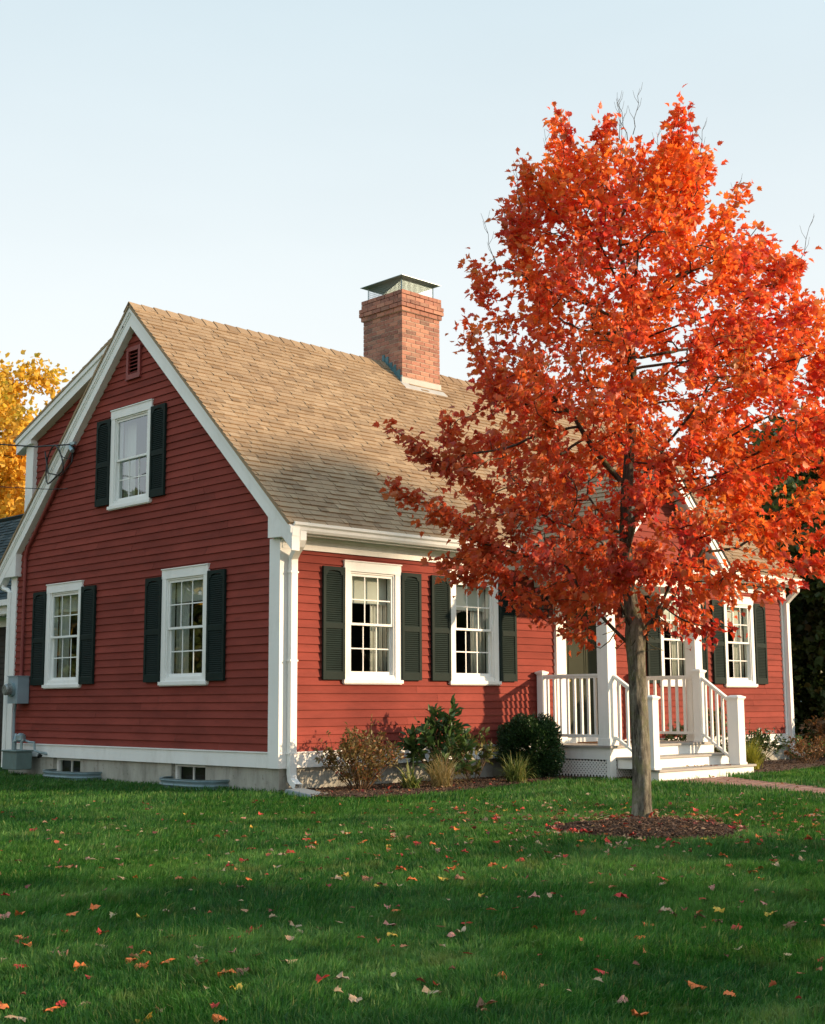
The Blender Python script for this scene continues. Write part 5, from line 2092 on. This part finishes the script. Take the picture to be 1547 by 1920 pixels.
xs_, ys_, hs, ws = [], [], [], []
for (n, d0, d1, um, h_, w_) in ((140000, 3.7, 6.2, .36, .054, .0042), (150000, 6.2, 9.5, .37, .050, .0042), (140000, 9.5, 14, .38, .052, .0058), (120000, 14, 23, .42, .055, .0085), (150000, 1.2, 24, 1.15, .055, .013), (30000, 24, 34, .9, .06, .03)):
    x, y, de = grass_points(n, d0, d1, um)
    k = keep_mask(x, y)
    x, y = x[k], y[k]
    # patchy height and density
    pat = np.sin(x * 2.1 + 1.3 * np.sin(y * 1.7)) * np.sin(y * 2.6 + 1.1 * np.sin(x * 1.3)) + .5 * np.sin(x * 6.3 + y * 4.1) * np.sin(y * 7.1 - x * 3)
    xs_.append(x); ys_.append(y)
    pat2 = np.sin(x * 23 + 3 * np.sin(y * 9)) * np.sin(y * 27 + 3 * np.sin(x * 8))
    hs.append(h_ * (1 + .26 * pat + .22 * pat2) * rgg.uniform(.5, 1.25, len(x)))
    ws.append(np.full(len(x), w_) * rgg.uniform(.7, 1.3, len(x)))
x = np.concatenate(xs_); y = np.concatenate(ys_); h = np.concatenate(hs); w_ = np.concatenate(ws)
n = len(x)
fl = 1.1 * np.sin(x * 5 + 2 * np.sin(y * 4)) + .9 * np.sin(x * .8 + y * .5) + 1.2 * np.sin(y * 1.1 - x * .6)             # slowly turning lean direction
az = fl + rgg.normal(0, 1.0, n)
lean = np.abs(rgg.normal(.45, .35, n))
dx, dy = np.cos(az), np.sin(az)
fa = rgg.uniform(0, 6.283, n)
sx, sy = np.cos(fa), np.sin(fa)
V = np.zeros((n, 5, 3), np.float32)
base = np.stack([x, y, np.zeros(n)], 1)
S = np.stack([sx, sy, np.zeros(n)], 1) * w_[:, None] / 2
D = np.stack([dx, dy, np.zeros(n)], 1)
mid = base + D * (h * lean * .35)[:, None] + np.array([0, 0, 1.]) * (h * .58)[:, None]
tip = base + D * (h * lean * 1.05)[:, None] + np.array([0, 0, 1.]) * (h * np.clip(1.05 - lean * .35, .35, 1))[:, None]
V[:, 0] = base - S; V[:, 1] = base + S; V[:, 2] = mid + S * .8; V[:, 3] = mid - S * .8; V[:, 4] = tip
V = V.reshape(-1, 3)
i0 = np.arange(n) * 5
F = np.concatenate([np.stack([i0, i0 + 1, i0 + 2], 1), np.stack([i0, i0 + 2, i0 + 3], 1), np.stack([i0 + 3, i0 + 2, i0 + 4], 1)])
grass = np_mesh('grass', V, F, MAT['grass'])
tag(grass, 'shaggy dark green lawn grass in front of the red house', 'grass', kind='stuff')

# ------------------------------------------------------------------ fallen leaves
LC = {
    'red': ((0.42, 0.035, 0.025), 'crimson red maple leaf fallen on the lawn grass'),
    'orange': ((0.60, 0.15, 0.035), 'orange maple leaf fallen on the lawn grass'),
    'yellow': ((0.58, 0.36, 0.05), 'yellow leaf fallen on the lawn grass'),
    'pink': ((0.44, 0.20, 0.15), 'faded pinkish maple leaf fallen on the lawn grass'),
    'tan': ((0.42, 0.29, 0.18), 'pale tan dried leaf curled on the lawn grass'),
    'brown': ((0.20, 0.09, 0.05), 'brown dried leaf lying on the lawn grass'),
}
leaf_src = {}
Vt, Tt = template_leaf('maple')
for cname, (c, lab) in LC.items():
    mt = m_paint('fallen_' + cname + '_leaf', c, .6, .25, dirt=tuple(q_ * .5 for q_ in c), scale=25, spec=.3)
    leaf_src[cname] = []
    for vv in range(5):
        rv = np.random.default_rng(200 + vv)
        V = Vt.copy()
        cx = rv.uniform(.1, .9) * (1 if vv % 2 else -1.4); cy = rv.uniform(-.5, .5)
        rr_v = np.hypot(V[:, 0], V[:, 1] - .4) + 1e-6
        rim = rr_v > .1
        V[rim, 0] *= (.40 / rr_v[rim]) ** .45
        V[rim, 1] = .4 + (V[rim, 1] - .4) * (.40 / rr_v[rim]) ** .45
        V[:, 0] *= rv.uniform(.7, 1.1)
        V[:, 2] = cx * V[:, 0] ** 2 * 1.5 + cy * (V[:, 1] - .4) ** 2 + rv.normal(0, .06, len(V))
        V[:, :2] += rv.normal(0, .03, (len(V), 2))
        V[:, 1] -= .35
        me = bpy.data.meshes.new('fallen_leaf')
        me.from_pydata([tuple(q_) for q_ in V], [], [tuple(int(i) for i in t) for t in Tt])
        me.materials.append(mt)
        leaf_src[cname].append(me)
rgl = np.random.default_rng(300)
names = ['red', 'orange', 'yellow', 'pink', 'tan', 'brown']


def fallen(px, py, cname, size, z=.035):
    z -= .006
    o = bpy.data.objects.new('fallen_leaf', leaf_src[cname][int(rgl.integers(0, 5))])
    col.objects.link(o)
    o.location = (px, py, z)
    o.scale = (size,) * 3
    o.rotation_euler = (rgl.normal(0, .22), rgl.normal(0, .22), rgl.uniform(0, 6.28))
    tag(o, LC[cname][1], 'leaf', cname + ' leaves fallen on the lawn')
    return o


cnt = 0
# (depth range, lateral range as fraction of half width, number)
zones = [((4.5, 6.2), (-1, -.35), 34), ((4.5, 6.5), (-.35, 1), 22), ((6.2, 9), (-1, 1), 70), ((9, 11.2), (-.3, 1), 70), ((11.2, 13.5), (.1, 1), 36), ((9, 13), (-1, -.2), 18), ((12.5, 15), (.0, 1), 10)]
for (d0, d1), (u0, u1), n in zones:
    k = 0
    while k < n:
        de = math.sqrt(rgl.uniform(d0 * d0, d1 * d1)); u = rgl.uniform(u0, u1) * .305 * de
        p = np.array([CAM.x, CAM.y]) + ID[:2] * de + IR[:2] * u
        if not keep_mask(np.array([p[0]]), np.array([p[1]]))[0]: continue
        c = names[int(rgl.choice(6, p=[.27, .24, .07, .16, .14, .12]))]
        fallen(p[0], p[1], c, rgl.uniform(.045, .082), z=.044)
        k += 1
for k in range(34):                                   # drifts round the mulch ring
    t = rgl.choice([2.6, -.7]) + rgl.normal(0, .55)
    r = rgl.uniform(.66, .92)
    c = names[int(rgl.choice([0, 0, 0, 3, 4]))]
    o = fallen(MULCH_C[0] + math.cos(t) * r, MULCH_C[1] + math.sin(t) * r, c, rgl.uniform(.05, .08), z=.05)
    o['label'] = {'red': 'crimson', 'pink': 'faded pinkish', 'tan': 'pale tan'}[c] + ' leaf caught at the edge of the mulch ring round the maple'
    o['group'] = c + ' leaves at the mulch ring edge'

# fine litter: too many small scraps to count
rgq = np.random.default_rng(400)
P = []
def ok_(x, y): return keep_mask(np.array([x]), np.array([y]))[0]
for k in range(520):                                   # under and round the maple
    a_ = rgq.uniform(0, 6.283); r_ = abs(rgq.normal(0, 1.5))
    x, y = TR[0] + math.cos(a_) * r_, TR[1] + math.sin(a_) * r_
    P.append((x, y, .045 if ok_(x, y) else .085))
for k in range(420):                                   # the open lawn
    de = math.sqrt(rgq.uniform(4.4 ** 2, 14.5 ** 2)); u = rgq.uniform(-1, 1) * .31 * de
    x, y = CAM.x + ID[0] * de + IR[0] * u, CAM.y + ID[1] * de + IR[1] * u
    if ok_(x, y): P.append((x, y, .042))
for k in range(150):                                   # caught in the bed
    x, y = rgq.uniform(-.1, 4.5), rgq.uniform(-1.5, -.1)
    if in_poly([x], [y], BED_L)[0]: P.append((x, y, .04))
for k in range(26):                                    # on the treads and the path
    P.append((rgq.uniform(4.9, 6.9), rgq.uniform(-2.0, -1.72), .156))
for k in range(60):
    x, y = rgq.uniform(3.5, 6.2), rgq.uniform(-5, -2.1)
    if in_poly([x], [y], PATH)[0]: P.append((x, y, .02))
P = np.array(P)
MAT['litter'] = m_leaf('leaf_litter', [(0, (0.13, 0.05, 0.03)), (0.3, (0.30, 0.04, 0.03)), (0.5, (0.42, 0.13, 0.04)), (0.75, (0.40, 0.24, 0.14)), (1, (0.48, 0.36, 0.2))], .2, .6)
hd = rgq.normal(0, 1, (len(P), 3)); hd[:, 2] *= .15; hd /= np.linalg.norm(hd, axis=1, keepdims=True)
tag(scatter_leaves('leaf_litter', 'maple', P, hd, .038, 'litter', None, spread=.12, seed=401, flat=4.0, sizevar=.45), 'small scraps of fallen leaves strewn thickest round the maple', 'leaf litter', kind='stuff')
